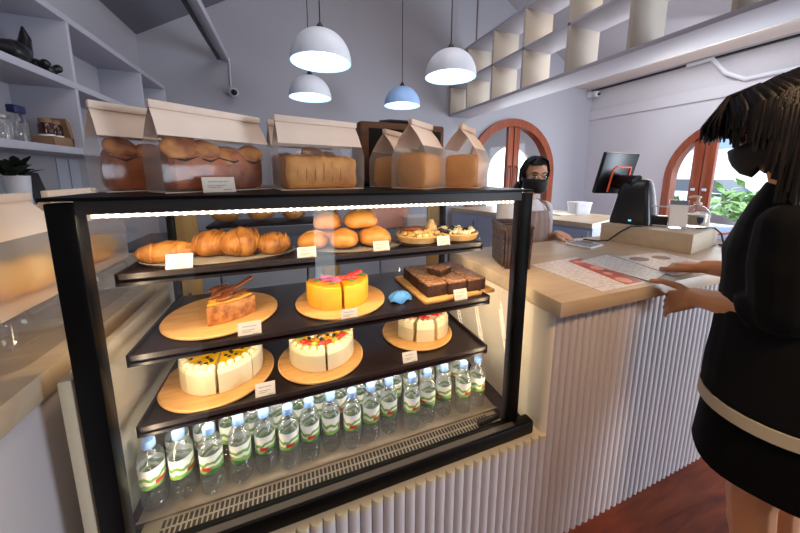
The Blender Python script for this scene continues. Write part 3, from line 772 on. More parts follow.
def bun(x, y, z, r, h, rz, label, seed):
    c = thing('bread_bun', label, 'bun', (x, y, z), R(rz), group='glazed buns stacked on the top shelf')
    t = MB(); n, m = 16, 36; rings = []
    for i in range(n + 1):
        a = -math.pi / 2 + math.pi * i / n; rr = r * max(.02, math.cos(a)) ** .7
        z_ = h * .38 + (h * .62 if a > 0 else h * .36) * math.sin(a)
        rings.append([Vector((rr * math.cos(2 * math.pi * k / m) * (1 + .05 * math.cos(8 * math.pi * k / m)), rr * math.sin(2 * math.pi * k / m) * (1 + .05 * math.cos(8 * math.pi * k / m)), z_)) for k in range(m)])
    t.loft(rings); t.wobble(.005, 20, seed); t.build('crust', 'crust_bun', c)
    sc2 = MB()
    for q in (0, R(90)):
        sc2.tube([(math.cos(q) * r * .93 * math.sin(a), math.sin(q) * r * .93 * math.sin(a), h * .39 + h * .62 * math.cos(a) ** .9) for a in [R(v) for v in (-70, -45, -20, 0, 20, 45, 70)]], .003, n=6)
    sc2.build('scored_cross', 'loaf_pale', c)
    return c
for x, y, z, r, h, rz, lb in [(.075, 1.04, 0, .050, .062, 10, 'glazed bun at the start of the stack, beside the crescent croissant'),
        (.175, 1.03, 0, .053, .066, 30, 'glazed bun at the front of the stack, second along the shelf'),
        (.285, 1.025, 0, .060, .068, 50, 'glazed bun at the front of the stack behind a price card'),
        (.125, 1.10, 0, .052, .064, 70, 'glazed bun at the back of the stack'),
        (.125, 1.055, .062, .048, .058, 20, 'glazed bun lying on top of the stack, nearer the croissants'),
        (.240, 1.045, .062, .062, .066, 40, 'large glazed bun lying on top of the stack, nearer the pies')]:
    bun(x, y, S1 + .005 + z, r, h, rz, lb, len(lb))
def pie(x, y, z, r, h, label):
    d = thing('fruit_pie', label, 'pie', (x, y, z))
    N = 48; t = MB()
    t.loft([[Vector((r * q * (1 + (.015 * math.cos(k * 1.5708 * 2) if q > .95 else 0)) * math.cos(6.2832 * k / N), r * q * math.sin(6.2832 * k / N), zz)) for k in range(N)] for q, zz in ((.9, 0), (1.0, h), (.95, h + .004), (.90, h * .8), (.05, h * .8))])
    t.build('crust', 'pie_crust', d); return d
p1 = pie(.463, 1.03, S1 + .012, .090, .022, 'apple pie with a brown glazed top and a pale pastry peak')
t = MB(); r2 = random.Random(5)
for k in range(26):
    a, q = r2.uniform(0, 6.28), math.sqrt(r2.random()) * .072
    t.ball((q * math.cos(a), q * math.sin(a), .026 + .006 * (1 - q / .08)), (r2.uniform(.012, .02), r2.uniform(.010, .016), .010), 2)
t.build('apple_filling', 'pie_apple', p1)
MB().ball((-.015, .015, .040), (.048, .030, .012), 3).wobble(.004, 40, 2).build('glazed_top', 'brown_glaze', p1)
MB().lathe([(0, .03), (.024, .03), (.020, .05), (.006, .066), (0, .067)], loc=(.058, .01, 0)).wobble(.004, 60, 1).build('pastry_peak', 'pie_crust', p1)
p2 = pie(.625, 1.02, S1 + .012, .086, .022, 'pie with dark chocolate chunks at the end of the top shelf')
t = MB(); t2 = MB()
for k in range(44):
    a, q = r2.uniform(0, 6.28), math.sqrt(r2.random()) * .072
    (t2 if k % 3 == 0 else t).ball((q * math.cos(a), q * math.sin(a), .026 + r2.uniform(0, .006)), (r2.uniform(.008, .014), r2.uniform(.008, .012), .009), 2)
t.build('cream_topping', 'cream', p2); t2.build('chocolate_chunks', 'choc_dark', p2)
for (x, y, r, lb) in [(.463, 1.03, .098, 'low round dark plate under the apple pie'), (.625, 1.02, .094, 'low round dark plate under the chocolate chunk pie')]:
    o = MB().lathe([(0, 0), (r * .8, 0), (r, .010), (r * .96, .012), (r * .8, .005), (0, .005)], n=40).build('round_plate', 'shelf_edge', loc=(x, y, S1)); tag(o, lb, 'plate')
cu = thing('cream_cone', 'small cream pastry with chocolate specks between the two pies', 'pastry', (.545, 1.085, S1))
MB().lathe([(0, 0), (.032, 0), (.036, .02), (.022, .055), (.008, .078), (0, .08)], n=24).wobble(.005, 45, 3).build('cream', 'cream', cu)
t = MB()
for k in range(14):
    a, q = k * 2.4, k / 14
    t.ball((math.cos(a) * (.036 - .026 * q), math.sin(a) * (.036 - .026 * q), .02 + .055 * q), .0055, 1)
t.build('chocolate_specks', 'choc_dark', cu)

price_card(-.285, .935, S1 + .003, .062, .043, 0, 'price card in front of the plump croissant')
price_card(.045, .932, S1 + .003, .056, .036, 0, 'price card in front of the first glazed buns')
price_card(.285, .932, S1 + .003, .056, .036, 0, 'price card in front of the large top bun')
price_card(.520, .930, S1 + .003, .052, .038, 0, 'price card between the two pies')

# ------------------------------------------------------------------ middle and lower shelf: boards and cakes
def round_board(x, y, z, r, label, rx=1.0, rz=0):
    t = MB().lathe([(0, 0), (.93, 0), (1, .005), (1, .009), (.975, .012), (.955, .0105), (0, .0105)], n=64, sq=(r * rx, r))
    o = t.build('round_board', 'board_maple', loc=(x, y, z)); o.rotation_euler = (0, 0, R(rz))
    return tag(o, label, 'cake board', group='round wooden cake boards')
def wedge(name, label, cat, loc, r, a0, a1, h, side, top, group, gap=.004, toph=.006, parts=None, inner=None):
    """one cake slice: sector of the round cake with its own topping"""
    d = thing(name, label, cat, loc, 0, group)
    am = (a0 + a1) / 2; off = Vector((math.cos(am), math.sin(am), 0)) * gap
    n = 3
    def sector(rr, z0, z1, ri=.0):
        return [(off.x, off.y)] + [(off.x + rr * math.cos(a0 + (a1 - a0) * i / n), off.y + rr * math.sin(a0 + (a1 - a0) * i / n)) for i in range(n + 1)]
    MB().prism(sector(r, 0, h), .0, h, bev=.003).build('sponge', side, d, ang=35)
    if top: MB().prism(sector(r * .93, 0, 0), h - .001, h + toph, bev=.002).build('glaze', top, d, ang=35)
    return d, off, am
def lump(d, name, m_, spots, size, sub=2, sq=(1, 1, .6)):
    for (x, y, z) in spots:
        MB().ball((x, y, z), tuple(size * q for q in sq), sub).build(name, m_, d)
BT = .0105
# pecan cake slice
round_board(-.225, 1.10, S2, .17, 'round wooden board on the middle shelf holding one pecan slice')
cx, cy = -.225, 1.10
pc, off, am = wedge('pecan_slice', 'single slice of pecan cake alone on its board', 'cake', (-.262, 1.175, S2 + BT), .175, R(-86), R(-38), .060, 'pecan_body', 'custard', None)
r2 = random.Random(3)
for k in range(9):
    q, a = .045 + .014 * k, R(-84 + 46 * (.2 + .6 * ((k * 7) % 5) / 4))
    MB().ball((0, 0, 0), (.026, .011, .007), 3).xf(T(math.cos(a) * q, math.sin(a) * q, .071 + r2.uniform(0, .008)) @ rot(R(r2.uniform(10, 60)), R(r2.uniform(-15, 15)), R(-10))).build('pecan_nut', 'pecan', pc)
MB().box(-.040, .040, -.010, .010, 0, .010, bev=.004, M=T(.10, -.065, .084) @ rot(R(35), 0, R(-18))).build('chocolate_bar', 'pecan', pc)
# mango cake in four slices
round_board(.168, 1.075, S2, .163, 'round wooden board on the middle shelf under the yellow mango cake')
for i, (a0, a1) in enumerate([(180, 232), (232, 268), (272, 318), (318, 360)]):
    d, off, am = wedge('mango_cake_slice', 'yellow mango cake slice, %s counting from the pecan slice along the cut front' % ORD[i], 'cake', (.158, 1.085, S2 + BT), .112, R(a0), R(a1), .080, 'mango_sponge', 'orange_glaze', 'slices of the yellow mango cake', gap=.0015 if i != 1 and i != 2 else .003)
    if i in (0, 1):
        for q in range(4): MB().ball((0, 0, 0), (.020, .012, .003), 2).xf(T(math.cos(am) * .06, math.sin(am) * .06, .092) @ rot(q * 1.57, .5, 0) @ T(.014, 0, 0)).build('petal', 'petal_pink', d)
    else:
        for q in range(3): MB().ball((0, 0, 0), (.014, .011, .010), 2).xf(T(math.cos(am + .25 * (q - 1)) * (.055 + .012 * q), math.sin(am + .25 * (q - 1)) * (.055 + .012 * q), .094)).build('strawberry_piece', 'strawberry', d)
    MB().ball((math.cos(am) * .088, math.sin(am) * .088, .090), (.012, .007, .004), 2).build('mint_leaf', 'leaf_green', d)
# added blue lump standing in for a reflection in the fridge glass
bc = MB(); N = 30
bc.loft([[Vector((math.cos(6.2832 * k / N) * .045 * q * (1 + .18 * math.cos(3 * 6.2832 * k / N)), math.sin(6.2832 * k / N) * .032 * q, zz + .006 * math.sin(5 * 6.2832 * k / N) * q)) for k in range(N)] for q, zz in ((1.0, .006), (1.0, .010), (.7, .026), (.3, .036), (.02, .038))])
tag(bc.build('reflection_lump', 'blue_reflection', loc=(.372, 1.0, S2)), 'small blue shape standing in for a glass reflection between the mango cake and the brownies', 'reflection')
# brownies
bt = thing('brownie_tray', 'square wooden tray with rounded corners under the brownies', 'tray', (.600, 1.085, S2), R(3))
t = MB(); t.box(-.155, .155, -.145, .145, 0, .008, bev=.003); t.build('tray_base', 'board_maple', bt)
t = MB()
for x0, x1, y0, y1 in ((-.16, .16, -.15, -.141), (-.16, .16, .141, .15), (-.16, -.151, -.15, .15), (.151, .16, -.15, .15)): t.box(x0, x1, y0, y1, 0, .014, bev=.004)
t.build('tray_rim', 'board_maple', bt)
def brownie(x, y, z, rz, label, w=.086, d=.080, h=.045, seed=0):
    c = thing('brownie', label, 'brownie', (x, y, z), R(rz), group='brownies on the wooden tray')
    MB().box(-w / 2, w / 2, -d / 2, d / 2, 0, h, bev=.004, seg=3).wobble(.002, 40, seed).build('crumb', 'brownie_side', c)
    MB().box(-w / 2 * .985, w / 2 * .985, -d / 2 * .985, d / 2 * .985, h - .001, h + .006, bev=.003).wobble(.003, 50, seed + 3).build('crackled_top', 'brownie_top', c)
for i in range(3):
    for j in range(3):
        brownie(.605 + (i - 1) * .089, 1.09 + (j - 1) * .083, S2 + .008, 3, 'brownie in the %s row of the tray, %s from the mango cake side' % (['front', 'middle', 'back'][j], ORD[i]), seed=i * 3 + j)
brownie(.585, 1.08, S2 + .059, 28, 'single brownie laid on top of the other brownies', .078, .07, .024, 11)
# passion fruit cake
round_board(-.245, 1.075, S3, .168, 'round wooden board on the lower shelf under the passion fruit cake')
PC = (-.235, 1.085, S3 + BT)
for i, (a0, a1) in enumerate([(178, 226), (226, 270), (273, 322), (322, 368)]):
    g_ = .0035 if i in (0, 1) else .0045
    d, off, am = wedge('passion_fruit_slice', 'white cream cake slice with yellow passion fruit glaze, %s from the black post' % ORD[i], 'cake', PC, .118, R(a0), R(a1), .082, 'cream', 'yellow_glaze', 'slices of the passion fruit cake', gap=g_)
    MB().loft([[Vector((off.x + math.cos(a0r) * .119, off.y + math.sin(a0r) * .119, z_)) for a0r in [R(a0 + (a1 - a0) * k / 3) for k in range(4)]] for z_ in (.002, .066)], closed=False).build('clear_wrap', 'cream_film', d)
    r2 = random.Random(i + 4)
    for k in range(7):
        q, a = r2.uniform(.035, .095), R(a0 + 8) + (R(a1 - a0 - 16)) * r2.random()
        MB().ball((math.cos(a) * q, math.sin(a) * q, .0895), (.006, .0045, .003), 2).build('passion_seed', 'seed_dark', d)
    for k in range(4):
        a = R(a0) + R(a1 - a0) * (k + .5) / 4
        MB().ball((math.cos(a) * .109, math.sin(a) * .109, .086), (.011, .010, .009), 2).wobble(.002, 90, k).build('cream_swirl', 'cream', d)
# fruit cake
round_board(.088, 1.06, S3, .152, 'round wooden board on the lower shelf under the mixed fruit cake')
for i, (a0, a1) in enumerate([(182, 228), (228, 270), (273, 315), (315, 362)]):
    d, off, am = wedge('fruit_cake_slice', 'cream cake slice topped with mango, kiwi and strawberry, %s from the passion fruit cake' % ORD[i], 'cake', (.092, 1.075, S3 + BT), .114, R(a0), R(a1), .080, 'cream', 'mango', 'slices of the mixed fruit cake', gap=.0015 if i in (0, 3) else .003)
    MB().loft([[Vector((off.x + math.cos(a_) * .115, off.y + math.sin(a_) * .115, z_)) for a_ in [R(a0 + (a1 - a0) * k / 3) for k in range(4)]] for z_ in (.002, .060)], closed=False).build('clear_wrap', 'cream_film', d)
    for k in range(3):
        a = R(a0) + R(a1 - a0) * (k + .5) / 3
        MB().ball((math.cos(a) * .088, math.sin(a) * .088, .090), (.013, .011, .008), 2).xf(Matrix.Identity(4)).build('strawberry_piece' if k % 2 == 0 else 'kiwi_piece', 'strawberry' if k % 2 == 0 else 'kiwi', d)
        MB().ball((math.cos(a) * .105, math.sin(a) * .105, .083), (.012, .010, .008), 2).build('cream_swirl', 'cream', d)
        MB().ball((math.cos(a) * (.03 + .016 * k), math.sin(a) * (.03 + .016 * k), .090), .0065, 2).build('blueberry', 'seed_dark', d)
        MB().ball((math.cos(a + .2) * (.06 - .012 * k), math.sin(a + .2) * (.06 - .012 * k), .088), (.011, .009, .005), 2).build('fruit_cube', 'dragonfruit' if k % 2 else 'mango', d)
# strawberry slices
round_board(.495, 1.105, S3, .150, 'round wooden board on the lower shelf under the strawberry cream slices')
for i, (a0, a1) in enumerate([(196, 232), (238, 274), (281, 330)]):
    d, off, am = wedge('strawberry_slice', 'strawberry cream cake slice, %s from the mixed fruit cake' % ORD[i], 'cake', (.515, 1.115, S3 + BT), .116, R(a0), R(a1), .078, 'cream', None, 'strawberry cream slices', gap=.004)
    MB().loft([[Vector((off.x + math.cos(a_) * .117, off.y + math.sin(a_) * .117, z_)) for a_ in [R(a0 + (a1 - a0) * k / 3) for k in range(4)]] for z_ in (.002, .056)], closed=False).build('clear_wrap', 'cream_film', d)
    for k in range(3):
        q = .045 + .02 * k; a = am + .12 * (k - 1)
        MB().ball((math.cos(a) * q, math.sin(a) * q, .086), (.015, .012, .009), 2).build('strawberry_piece', 'strawberry', d)
        a = R(a0) + R(a1 - a0) * (k + .5) / 3
        MB().ball((math.cos(a) * .103, math.sin(a) * .103, .082), (.014, .012, .010), 2).wobble(.003, 80, k).build('cream_swirl', 'cream', d)
price_card(-.125, .912, S2 + .003, .062, .040, 0, 'price card in front of the pecan slice')
price_card(.168, .912, S2 + .003, .054, .034, 0, 'price card in front of the yellow mango cake')
price_card(.592, .916, S2 + .003, .056, .042, 0, 'price card in front of the brownies')
price_card(-.095, .912, S3 + .003, .056, .042, 0, 'price card beside the passion fruit cake')
price_card(.385, .912, S3 + .003, .056, .040, 0, 'price card in front of the strawberry slices')
price_card(-.165, .890, TOPZ, .074, .040, 22, 'white price card leaning on a bread bag on top of the fridge', 16)

# ------------------------------------------------------------------ water bottles on the fridge deck
m, nt, p = nodes('bottle_clear')
nt.nodes.remove(p); out = nt.nodes['Material Output']
gl = nt.nodes.new('ShaderNodeBsdfGlass'); gl.inputs['IOR'].default_value = 1.25; gl.inputs['Roughness'].default_value = .04; gl.inputs['Color'].default_value = (.96, .985, 1, 1)
tr = nt.nodes.new('ShaderNodeBsdfTransparent'); tr.inputs['Color'].default_value = (.95, .98, 1, 1)
df_ = nt.nodes.new('ShaderNodeBsdfTranslucent'); df_.inputs['Color'].default_value = (.90, .95, 1, 1)
gs = nt.nodes.new('ShaderNodeBsdfGlossy'); gs.inputs['Roughness'].default_value = .12
tcb = nt.nodes.new('ShaderNodeTexCoord'); wv = nt.nodes.new('ShaderNodeTexNoise'); wv.inputs['Scale'].default_value = 1; wv.inputs['Detail'].default_value = 2
mpb = nt.nodes.new('ShaderNodeMapping'); mpb.inputs['Scale'].default_value = (45, 45, 130); nt.links.new(tcb.outputs['Object'], mpb.inputs['Vector']); nt.links.new(mpb.outputs[0], wv.inputs['Vector'])
bb = nt.nodes.new('ShaderNodeBump'); bb.inputs['Strength'].default_value = 1.0; bb.inputs['Distance'].default_value = .006
nt.links.new(wv.outputs['Fac'], bb.inputs['Height']); nt.links.new(bb.outputs['Normal'], gs.inputs['Normal'])
def mixs(f, a, b):
    q = nt.nodes.new('ShaderNodeMixShader'); q.inputs[0].default_value = f
    nt.links.new(a.outputs[0], q.inputs[1]); nt.links.new(b.outputs[0], q.inputs[2]); return q
fin = mixs(.14, mixs(.13, mixs(.12, tr, gl), df_), gs)
nt.links.new(fin.outputs[0], out.inputs['Surface'])
m, nt, p = nodes('bottle_label')         # pale sky over green hills with a red crest
p.inputs['Roughness'].default_value = .35
tc = nt.nodes.new('ShaderNodeTexCoord'); sx = nt.nodes.new('ShaderNodeSeparateXYZ'); nt.links.new(tc.outputs['Object'], sx.inputs[0])
mpn = nt.nodes.new('ShaderNodeMapping'); mpn.inputs['Scale'].default_value = (16, 16, 5); nt.links.new(tc.outputs['Object'], mpn.inputs['Vector'])
nz = nt.nodes.new('ShaderNodeTexNoise'); nz.inputs['Scale'].default_value = 1.3; nt.links.new(mpn.outputs[0], nz.inputs['Vector'])
hh = mnode('ADD', mnode('SUBTRACT', sx.outputs['Z'], .100), mnode('MULTIPLY', mnode('SUBTRACT', nz.outputs['Fac'], .5), -.075))
rp = nt.nodes.new('ShaderNodeValToRGB'); cr = rp.color_ramp; cr.interpolation = 'CONSTANT'
cr.elements[0].position = 0; cr.elements[0].color = srgb('#3f7a4a'); cr.elements[1].position = .20; cr.elements[1].color = srgb('#8db85c')
for ps, c_ in ((.36, '#eef0e4'), (.50, '#79aa55'), (.63, '#f3f2ea'), (.85, '#dfe9f0')):
    e_ = cr.elements.new(ps); e_.color = srgb(c_)
nt.links.new(mnode('ADD', mnode('MULTIPLY', hh, 13), .45), rp.inputs['Fac'])
fr_ = mnode('MULTIPLY', mnode('LESS_THAN', mnode('ABSOLUTE', mnode('SUBTRACT', sx.outputs['Z'], .090), 0), .006), mnode('LESS_THAN', mnode('ABSOLUTE', mnode('ADD', sx.outputs['X'], .002), 0), .013))
fr_ = mnode('MULTIPLY', fr_, mnode('LESS_THAN', sx.outputs['Y'], 0))
mx = nt.nodes.new('ShaderNodeMix'); mx.data_type = 'RGBA'; nt.links.new(fr_, mx.inputs['Factor']); nt.links.new(rp.outputs['Color'], mx.inputs['A']); mx.inputs['B'].default_value = srgb('#c23a38')
nt.links.new(mx.outputs['Result'], p.inputs['Base Color'])

def make_bottle(label, loc):
    b = thing('water_bottle', label, 'bottle', loc, group='small water bottles on the fridge deck')
    prof = [(.0, .006), (.016, .003), (.026, 0), (.0305, .006), (.0315, .016), (.029, .020), (.0315, .025), (.0315, .033), (.029, .037), (.0315, .042), (.0315, .050), (.029, .054), (.0315, .059), (.0315, .067), (.030, .071), (.030, .134), (.0315, .138), (.0312, .148), (.028, .160), (.021, .174), (.0145, .184), (.0135, .188), (.0135, .194), (0, .194)]
    MB().lathe(prof, n=28).build('bottle_body', 'bottle_clear', b, ang=60)
    N = 28; MB().loft([[Vector((.0306 * math.cos(6.2832 * k / N), .0306 * math.sin(6.2832 * k / N), z)) for k in range(N)] for z in (.072, .133)], cap=False).build('paper_label', 'bottle_label', b)
    MB().lathe([(0, .186), (.0155, .186), (.0158, .19), (.0155, .205), (.0145, .208), (0, .208)], n=24).build('cap', 'cap_blue', b)
    return b
bx = [-.402, -.334, -.255, -.178, -.108, -.036, .030, .100, .172, .242, .312, .398, .466, .540, .622, .695]
b0 = None
for i, x in enumerate(bx):
    lb = 'clear water bottle in the front row, %s counted from the thick black post' % ORD[i]
    loc = (x, .934 + .008 * math.sin(i * 2.1), .556)
    if b0 is None: b0 = make_bottle(lb, loc); b0.rotation_euler = (0, 0, R(60))
    else: dup(b0, loc, R(rng.choice([0, 12, -14, 30, -35, 70, -60, 8])), lb)
for i in range(15):
    x = -.365 + .0725 * i
    dup(b0, (x, 1.018 + .006 * math.sin(i * 1.3), .556), R(rng.uniform(-80, 80)), 'clear water bottle in the row behind, seen in the gap after front bottle %s' % ORD[i])
# ------------------------------------------------------------------ things on the worktop
rb = thing('riser_box', 'pale wooden riser box carrying the till on the worktop', 'box', (2.05, .925, SZ), R(11))
MB().box(0, .46, 0, .46, 0, .112, bev=.003).build('body', 'riser_wood', rb)
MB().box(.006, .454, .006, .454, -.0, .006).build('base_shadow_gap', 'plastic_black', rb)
RZ = SZ + .1125
# till: tapered black pedestal with a tilted screen seen from behind
ps = thing('till_terminal', 'black till terminal with a tilted screen and an orange outline on its back', 'till', (2.14, 1.30, RZ), R(14))
sec = [(0, -.07, .12, -.115, .115), (.03, -.07, .12, -.115, .115), (.20, -.045, .105, -.088, .088), (.255, -.03, .09, -.078, .078), (.285, -.005, .07, -.066, .066), (.295, .015, .05, -.05, .05)]
t = MB(); N = 32
def rrect(x0, x1, y0, y1, z, e=.35):
    cx, cy, a, b = (x0 + x1) / 2, (y0 + y1) / 2, (x1 - x0) / 2, (y1 - y0) / 2
    return [Vector((cx + a * math.copysign(abs(math.cos(6.2832 * k / N)) ** e, math.cos(6.2832 * k / N)), cy + b * math.copysign(abs(math.sin(6.2832 * k / N)) ** e, math.sin(6.2832 * k / N)), z)) for k in range(N)]
t.loft([rrect(x0, x1, y0, y1, z) for z, x0, x1, y0, y1 in sec]); t.build('pedestal', 'plastic_black', ps, ang=35)
MB().box(-.074, -.069, -.02, -.005, .022, .032, bev=.001).build('status_light', 'led_blue', ps)
TL, BL, TR = Vector((2.005, 1.432, 1.655)), Vector((2.02, 1.490, 1.376)), Vector((2.285, 1.392, 1.648))
W_, H_ = TR - TL, TL - BL
ex = W_.normalized(); ey = (H_ - ex * H_.dot(ex)).normalized(); ez = ex.cross(ey)
O_ = TL - ey * H_.length
Ms = Matrix((ex, ey, ez)).transposed().to_4x4(); Ms.translation = O_
inv = (T(2.14, 1.30, RZ) @ Matrix.Rotation(R(14), 4, 'Z')).inverted()
sg = 1 if ez.y < 0 else -1
w_, h_ = W_.length, H_.length
sn_ = MB().box(0, w_, 0, h_, -.014, .014, bev=.008, M=inv @ Ms).build('screen', 'plastic_black', ps)
MB().box(.012, w_ - .012, .012, h_ - .012, -sg * .0155, -sg * .0135, M=inv @ Ms).build('display', mat('display_glass', '#20242c', .1), sn_)
def bar(pts, r): return MB().tube([Ms @ Vector(p) for p in pts], r, n=4)
zz = sg * .0155
bar([(w_ * .36, h_ * .05, zz), (w_ * .34, h_ * .60, zz), (w_ * .42, h_ * .67, zz), (w_ * .84, h_ * .67, zz), (w_ * .86, h_ * .45, zz)], .0075).xf(inv).build('orange_outline', 'orange', sn_)
MB().tube([inv @ (Ms @ Vector((w_ * .62, h_ * .30, sg * .01))), Vector((.01, -.0, .27)), Vector((.03, 0, .24))], [.05, .05, .05], n=14).build('neck', 'plastic_black', ps)
# card stand, black holder, pump bottle
qs = thing('card_stand', 'small upright white notice card with a grey top band on the riser box', 'sign', (2.205, 1.08, RZ), R(-48))
MB().box(-.045, .045, -.004, .004, 0, .172, bev=.001, M=Matrix.Rotation(R(-8), 4, 'X')).build('card', 'acrylic', qs)
MB().box(-.041, .041, -.006, -.0045, .012, .168, M=Matrix.Rotation(R(-8), 4, 'X')).build('notice', 'tag_paper', qs)
MB().box(-.041, .041, -.0072, -.006, .142, .168, M=Matrix.Rotation(R(-8), 4, 'X')).build('grey_band', mat('band_grey', '#6d7684', .6), qs)
MB().box(-.045, .045, -.03, .04, 0, .003).build('foot', 'acrylic', qs)
hs_ = thing('acrylic_holder', 'clear acrylic holder with a black pad inside between the till and the card', 'holder', (2.165, 1.165, RZ), R(-60))
fr_ = MB()
for a, b in (((-.055, 0), (.055, 0)), ((-.055, .12), (.055, .12)), ((-.055, 0), (-.055, .12)), ((.055, 0), (.055, .12))): fr_.tube([(a[0], 0, a[1] + .006), (b[0], 0, b[1] + .006)], .004, n=8)
fr_.build('wire_frame', 'plastic_white', hs_)
MB().box(-.05, .05, .01, .07, .0, .065, bev=.004).build('black_pad', 'plastic_black', hs_)
pb = thing('pump_bottle', 'clear sanitiser pump bottle with a beige label and dark shield badge', 'bottle', (2.385, 1.08, RZ), R(-50))
MB().lathe([(0, 0), (.058, 0), (.062, .006), (.062, .085), (.055, .105), (.035, .125), (.018, .134), (.018, .14), (0, .14)], n=36).build('bottle_body', 'clamshell', pb)
MB().lathe([(.0, .014), (.060, .014), (.060, .078), (0, .078)], n=36).build('wrap_label', mat('label_beige', '#b9a78c', .6), pb)
MB().loft([[Vector((.004 + .016 * q * w2, -.0628, .046 + zz2)) for w2 in (-1, 1)] for q, zz2 in ((.1, -.024), (.8, -.008), (1, .014), (.8, .02))], closed=False).build('shield_badge', mat('badge_navy', '#27304a', .5), pb)
MB().lathe([(0, .138), (.02, .138), (.02, .152), (.008, .156), (.008, .178), (.014, .18), (.014, .19), (0, .192)], n=20).build('pump_collar', 'bag_paper', pb)
MB().tube([(0, 0, .184), (-.02, 0, .189), (-.045, 0, .182)], [.010, .008, .006], n=10).build('pump_spout', 'bag_paper', pb)
for i, (hh, cc_, lb) in enumerate([(.030, 'cabinet_blue', 'lowest slim box of the small stack behind the riser box'), (.014, 'strawberry', 'thin red folder in the small stack behind the riser box'), (.035, 'house_blue', 'pale blue box on top of the small stack behind the riser box')]):
    o = MB().box(-.16, .16, -.11, .11, 0, hh, bev=.003).build('slim_box', cc_ if i != 2 else mat('box_paleblue', '#a8bddb', .5), loc=(2.80, 1.20, SZ + (0, .030, .044)[i])); tag(o, lb, 'box')
# phone, menus, cables
ph = thing('phone', 'white phone lying face up near the back of the worktop', 'phone', (1.70, 1.285, SZ), R(14))
MB().box(-.085, .085, -.075, .075, 0, .012, bev=.004).build('body', 'plastic_white', ph)
MB().box(-.068, .06, -.066, .066, .0118, .0128).build('screen', mat('phone_glass', '#7a7f88', .08), ph)
MB().box(.035, .07, -.02, .05, .0128, .0136).build('dark_tile', 'plastic_black', ph)
m, nt, p = nodes('menu_print'); p.inputs['Roughness'].default_value = .4
tc = nt.nodes.new('ShaderNodeTexCoord'); sx = nt.nodes.new('ShaderNodeSeparateXYZ'); nt.links.new(tc.outputs['Object'], sx.inputs[0])
ln = mnode('GREATER_THAN', mnode('SINE', mnode('MULTIPLY', sx.outputs['Y'], 420), 0), .55)
nz = nt.nodes.new('ShaderNodeTexNoise'); nz.inputs['Scale'].default_value = 45; nt.links.new(tc.outputs['Object'], nz.inputs['Vector'])
ln = mnode('MULTIPLY', ln, mnode('GREATER_THAN', nz.outputs['Fac'], .5))
mx = nt.nodes.new('ShaderNodeMix'); mx.data_type = 'RGBA'; nt.links.new(ln, mx.inputs['Factor']); mx.inputs['A'].default_value = srgb('#dcd2cb'); mx.inputs['B'].default_value = srgb('#b3a8a2')
nt.links.new(mx.outputs['Result'], p.inputs['Base Color'])
mat('menu_red', '#d8452c', .35, col2='#8a2a22', vscale=14); mat('menu_orange', '#e0875c', .35, col2='#d9a68a', vscale=30); mat('photo_brown', '#6a4436', .4, col2='#8d6a58', vscale=25)
def sheet(name, pts, z, label, m_='menu_print'):
    cx = sum(p_[0] for p_ in pts) / 4; cy = sum(p_[1] for p_ in pts) / 4
    d = thing(name, label, 'menu', (cx, cy, z), group='menu sheets on the worktop')
    MB().prism([(a - cx, b - cy) for a, b in pts], 0, .0018).build('sheet', m_, d, smooth=False)
    return d, cx, cy
d1, cx, cy = sheet('menu_sheet', [(1.075, .722), (1.34, .728), (1.41, 1.10), (1.075, 1.075)], SZ + .0003, 'menu sheet with a red photo strip at the worktop corner')
MB().prism([(a - cx, b - cy) for a, b in [(1.235, .740), (1.338, .742), (1.405, 1.08), (1.30, 1.06)]], .0018, .0024).build('red_photo', 'menu_red', d1, smooth=False)
for px_, py_, r_ in [(1.28, .78, .03), (1.33, .93, .028), (1.335, 1.03, .02), (1.30, .86, .018)]:
    MB().lathe([(0, .0024), (r_, .0024), (r_ * .8, .0030), (0, .0030)], loc=(px_ - cx, py_ - cy, 0), n=24).build('food_picture', 'menu_orange', d1, smooth=False)
d2, cx, cy = sheet('menu_sheet', [(1.36, .725), (1.56, .775), (1.60, 1.075), (1.35, 1.035)], SZ + .003, 'plain pale menu sheet between the red one and the customer\'s hand')
d3, cx, cy = sheet('menu_sheet', [(1.53, .735), (1.90, .745), (1.93, 1.00), (1.60, 1.02)], SZ + .0055, 'menu sheet with brown food pictures under the customer\'s farther hand')
for px_, py_, a, b in [(1.66, .95, .055, .035), (1.80, .93, .05, .035), (1.75, .82, .06, .03)]:
    MB().lathe([(0, .0018), (1, .0018), (.95, .0024), (0, .0024)], n=28, sq=(a, b), M=T(px_ - cx, py_ - cy, 0)).build('food_picture', 'photo_brown', d3, smooth=False)
tag(MB().tube([(2.06, 1.18, RZ + .006), (1.98, 1.20, RZ + .006), (1.915, 1.22, RZ - .03), (1.89, 1.27, SZ + .02), (1.875, 1.33, SZ + .005), (1.84, 1.40, SZ + .005)], .005, n=8).build('till_cable', 'cord_black'), 'black cable hanging over the riser box below the till', 'cable')
tag(MB().tube([(2.28, 1.02, RZ + .006), (2.36, 1.0, RZ + .006), (2.41, .995, RZ + .004), (2.435, .97, RZ - .03), (2.44, .955, SZ + .02), (2.44, .95, SZ + .006), (2.50, 1.0, SZ + .006), (2.54, .98, SZ + .006), (2.53, .94, SZ + .006)], .005, n=8).build('charger_cable', 'cord_black'), 'black cable running from the pump bottle down to the worktop', 'cable')
